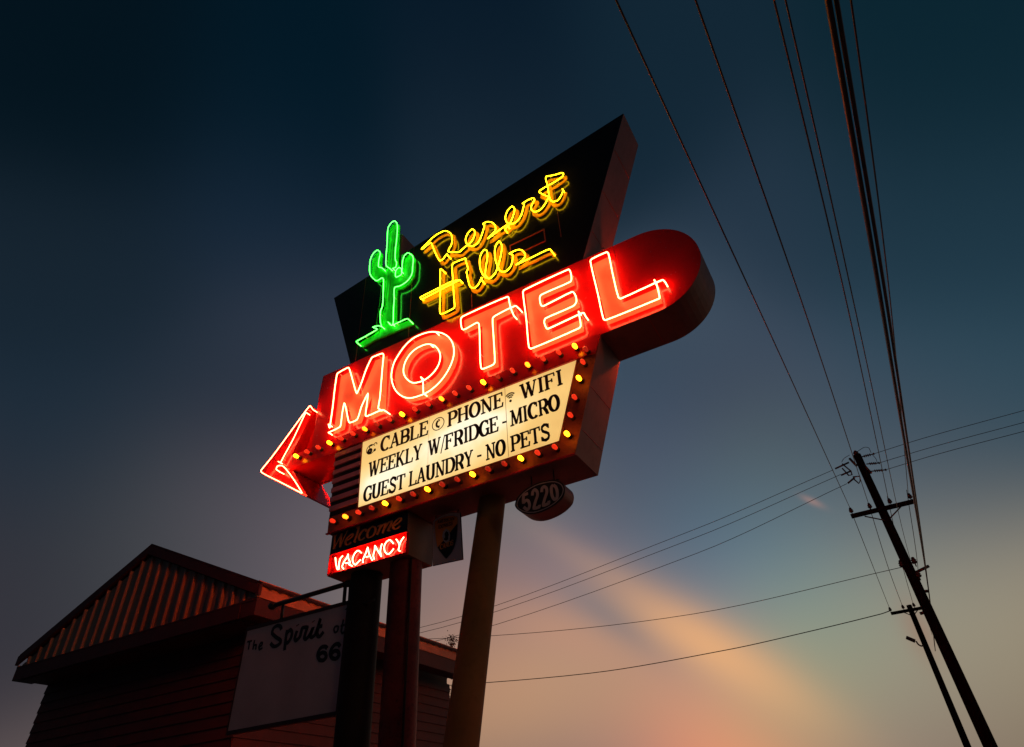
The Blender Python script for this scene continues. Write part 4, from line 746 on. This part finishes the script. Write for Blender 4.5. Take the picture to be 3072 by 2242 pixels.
road_line('', 'thick black cable bundle passing just right of the near pole crossarm', (1.68, 23.2, 7.35), (1.037, 5.99, 5.469), (.943, 2.95, 5.262), .018, (1.9, 38, 8.2))
road_line('', 'second thick cable running close beside the thickest cable', (1.74, 23.2, 7.55), (1.081, 6.02, 5.471), (.984, 2.975, 5.264), .014, (1.95, 38, 8.4))
XG = 'lines crossing the road behind the sign'
for zr, zl, zm, zf, lab in ((11.83, 10.95, 9.73, 12.09, 'highest of three thin lines running left from the switches on the near pole'), (11.59, 10.64, 9.5, 11.70, 'middle of three thin lines running left from the switches on the near pole'), (11.21, 10.06, 9.0, 11.41, 'lowest of three thin lines running left from the switches on the near pole')):
    x = {11.83: .46, 11.59: .62, 11.21: .70}[zr]
    line(lab, [(x, 23.2, zr), (-4.95, 23.2, zl), (-16.5, 23.2, zm), (-30, 23.2, zm+.6), (-44, 23.2, zm+3)], .010, XG)
for (u, v), w_ in zip([p[1] for p in TR['top_r']], (12.09, 11.70, 11.41)):
    line({12.09: 'highest', 11.70: 'middle', 11.41: 'lowest'}[w_]+' of three thin lines running right from the near pole top', [(u, 23.2, v), (3.5, 23.2, w_), (9, 23.2, w_+.1), (22, 23.2, w_+1.5)], .010, XG)
line('single sagging line meeting the near pole below its crossarm', [(1.24, 23.2, 8.11), (-5.58, 23.2, 7.98), (-13.9, 23.2, 8.71), (-26, 23.2, 10.5)], .010, XG)
line('dark line sloping down left from the far pole crossarm', [(.70, yB, 10.27), (.23, 38, 10.24), (-3.5, 38, 10.02), (-7.7, 38, 9.85), (-16, 38, 9.9), (-30, 38, 11)], .022, XG)

# ---------------------------------------------------------------- ground
def sheet(name, x0, x1, y0, y1, z, mat):
    m = MB(); m.add([(x0, y0, z), (x1, y0, z), (x1, y1, z), (x0, y1, z)], [(0, 1, 2, 3)]); o = m.put(name, mat); o['kind'] = 'structure'; return o
sheet('ground', -600, 600, -600, 600, 0, M['concrete'])
sheet('road', 3.2, 15, -600, 600, .004, M['asphalt'])
m = MB(); m.box((-1.2, -600, 0), (3.0, 600, .13)); m.box((3.0, -600, 0), (3.2, 600, .14)); o = m.put('pavement', M['concrete']); o['kind'] = 'structure'
m = MB()
for k in range(-20, 40): m.add([(9.0, k*9, .008), (9.15, k*9, .008), (9.15, k*9+3, .008), (9.0, k*9+3, .008)], [(0, 1, 2, 3)])
o = m.put('road_markings', paint('road_paint', (.7, .5, .08), .7)); o['kind'] = 'structure'

# ---------------------------------------------------------------- dusk sky
f_, pit, roll, yaw = 1880.03, .6512, -.065286, -.484551
Fw = Vector((sin(yaw)*cos(pit), cos(yaw)*cos(pit), sin(pit))); R0 = Vector((cos(yaw), -sin(yaw), 0)); U0 = R0.cross(Fw)
Rr = R0*cos(roll)+U0*sin(roll); Uu = -R0*sin(roll)+U0*cos(roll)
world = bpy.data.worlds.new('World'); SC.world = world; world.use_nodes = True
N, L = world.node_tree.nodes, world.node_tree.links
bg = N['Background']
geo = N.new('ShaderNodeTexCoord'); nrm = N.new('ShaderNodeVectorMath'); nrm.operation = 'NORMALIZE'; L.new(geo.outputs['Generated'], nrm.inputs[0])
nz = N.new('ShaderNodeTexNoise'); nz.inputs['Scale'].default_value = 3.0; nz.inputs['Detail'].default_value = 3; L.new(nrm.outputs[0], nz.inputs['Vector'])
ns_ = N.new('ShaderNodeVectorMath'); ns_.operation = 'SUBTRACT'; L.new(nz.outputs['Color'], ns_.inputs[0]); ns_.inputs[1].default_value = (.5, .5, .5)
nk = N.new('ShaderNodeVectorMath'); nk.operation = 'SCALE'; nk.inputs['Scale'].default_value = .02; L.new(ns_.outputs[0], nk.inputs[0])
nd = N.new('ShaderNodeVectorMath'); nd.operation = 'ADD'; L.new(nrm.outputs[0], nd.inputs[0]); L.new(nk.outputs[0], nd.inputs[1])
DIR = nd.outputs[0]
acc = wsum = None
for az, el, k, wt, c in SKY:
    d = (sin(radians(az))*cos(radians(el)), cos(radians(az))*cos(radians(el)), sin(radians(el)))
    dt = N.new('ShaderNodeVectorMath'); dt.operation = 'DOT_PRODUCT'; L.new(DIR, dt.inputs[0]); dt.inputs[1].default_value = d
    a = N.new('ShaderNodeMath'); a.operation = 'MULTIPLY_ADD'; L.new(dt.outputs['Value'], a.inputs[0]); a.inputs[1].default_value = k; a.inputs[2].default_value = -k+math.log(wt)
    e = N.new('ShaderNodeMath'); e.operation = 'EXPONENT'; L.new(a.outputs[0], e.inputs[0])
    s = N.new('ShaderNodeVectorMath'); s.operation = 'SCALE'; s.inputs[0].default_value = c; L.new(e.outputs[0], s.inputs['Scale'])
    if acc is None: acc, wsum = s.outputs[0], e.outputs[0]
    else:
        p = N.new('ShaderNodeVectorMath'); p.operation = 'ADD'; L.new(acc, p.inputs[0]); L.new(s.outputs[0], p.inputs[1]); acc = p.outputs[0]
        q = N.new('ShaderNodeMath'); q.operation = 'ADD'; L.new(wsum, q.inputs[0]); L.new(e.outputs[0], q.inputs[1]); wsum = q.outputs[0]
iv = N.new('ShaderNodeMath'); iv.operation = 'DIVIDE'; iv.inputs[0].default_value = 1; L.new(wsum, iv.inputs[1])
fin = N.new('ShaderNodeVectorMath'); fin.operation = 'SCALE'; L.new(acc, fin.inputs[0]); L.new(iv.outputs[0], fin.inputs['Scale'])
cur = fin.outputs[0]
for c_, t_, b_, sa, sb, colr, cov in CLOUDS:
    sq = []
    for v_, sg in ((t_, sa), (b_, sb)):
        dt = N.new('ShaderNodeVectorMath'); dt.operation = 'DOT_PRODUCT'; L.new(DIR, dt.inputs[0]); dt.inputs[1].default_value = v_
        q = N.new('ShaderNodeMath'); q.operation = 'DIVIDE'; L.new(dt.outputs['Value'], q.inputs[0]); q.inputs[1].default_value = sg*1.3
        q2 = N.new('ShaderNodeMath'); q2.operation = 'MULTIPLY'; L.new(q.outputs[0], q2.inputs[0]); L.new(q.outputs[0], q2.inputs[1]); sq.append(q2.outputs[0])
    ss_ = N.new('ShaderNodeMath'); ss_.operation = 'ADD'; L.new(sq[0], ss_.inputs[0]); L.new(sq[1], ss_.inputs[1])
    ng = N.new('ShaderNodeMath'); ng.operation = 'MULTIPLY'; L.new(ss_.outputs[0], ng.inputs[0]); ng.inputs[1].default_value = -1
    ex = N.new('ShaderNodeMath'); ex.operation = 'EXPONENT'; L.new(ng.outputs[0], ex.inputs[0])
    fr = N.new('ShaderNodeVectorMath'); fr.operation = 'DOT_PRODUCT'; L.new(DIR, fr.inputs[0]); fr.inputs[1].default_value = c_
    gt = N.new('ShaderNodeMath'); gt.operation = 'GREATER_THAN'; L.new(fr.outputs['Value'], gt.inputs[0]); gt.inputs[1].default_value = 0
    wk = N.new('ShaderNodeMath'); wk.operation = 'MULTIPLY'; L.new(ex.outputs[0], wk.inputs[0]); wk.inputs[1].default_value = cov
    w2 = N.new('ShaderNodeMath'); w2.operation = 'MULTIPLY'; L.new(wk.outputs[0], w2.inputs[0]); L.new(gt.outputs[0], w2.inputs[1])
    mx = N.new('ShaderNodeMix'); mx.data_type = 'VECTOR'; L.new(w2.outputs[0], mx.inputs[0]); L.new(cur, mx.inputs[4]); mx.inputs[5].default_value = colr; cur = mx.outputs[1]
sky = N.new('ShaderNodeTexSky'); sky.sky_type = 'NISHITA'; sky.sun_disc = False; sky.sun_elevation = radians(-4); sky.sun_rotation = radians(12)
sk = N.new('ShaderNodeVectorMath'); sk.operation = 'SCALE'; sk.inputs['Scale'].default_value = .05; L.new(sky.outputs[0], sk.inputs[0])
ad = N.new('ShaderNodeVectorMath'); ad.operation = 'ADD'; L.new(cur, ad.inputs[0]); L.new(sk.outputs[0], ad.inputs[1])
L.new(ad.outputs[0], bg.inputs['Color']); bg.inputs['Strength'].default_value = 1.0
# added directional lamp standing in for warm street lights on the right
street_fill = bpy.data.lights.new('street_fill', 'SUN'); street_fill.energy = .10; street_fill.angle = radians(12); street_fill.color = (1, .62, .36)
so = bpy.data.objects.new('street_fill', street_fill); COL.objects.link(so)
so.rotation_euler = Vector((-.93, .30, -.18)).to_track_quat('-Z', 'Y').to_euler()

# ---------------------------------------------------------------- camera
cam = bpy.data.cameras.new('camera'); co = bpy.data.objects.new('camera', cam); COL.objects.link(co)
from mathutils import Matrix
mt = Matrix((Rr, Uu, -Fw)).transposed().to_4x4(); mt.translation = (0, 0, 1.6); co.matrix_world = mt
cam.sensor_width = 36; cam.lens = f_/3072*36; cam.clip_end = 2000; SC.camera = co
vs = SC.view_settings; SC.display_settings.display_device = 'sRGB'; vs.view_transform = 'Standard'; vs.look = 'None'; vs.exposure = 0; vs.gamma = 1; vs.use_curve_mapping = False
SC.render.engine = 'CYCLES'; SC.cycles.use_denoising = True; SC.cycles.max_bounces = 6; SC.cycles.sample_clamp_indirect = 6
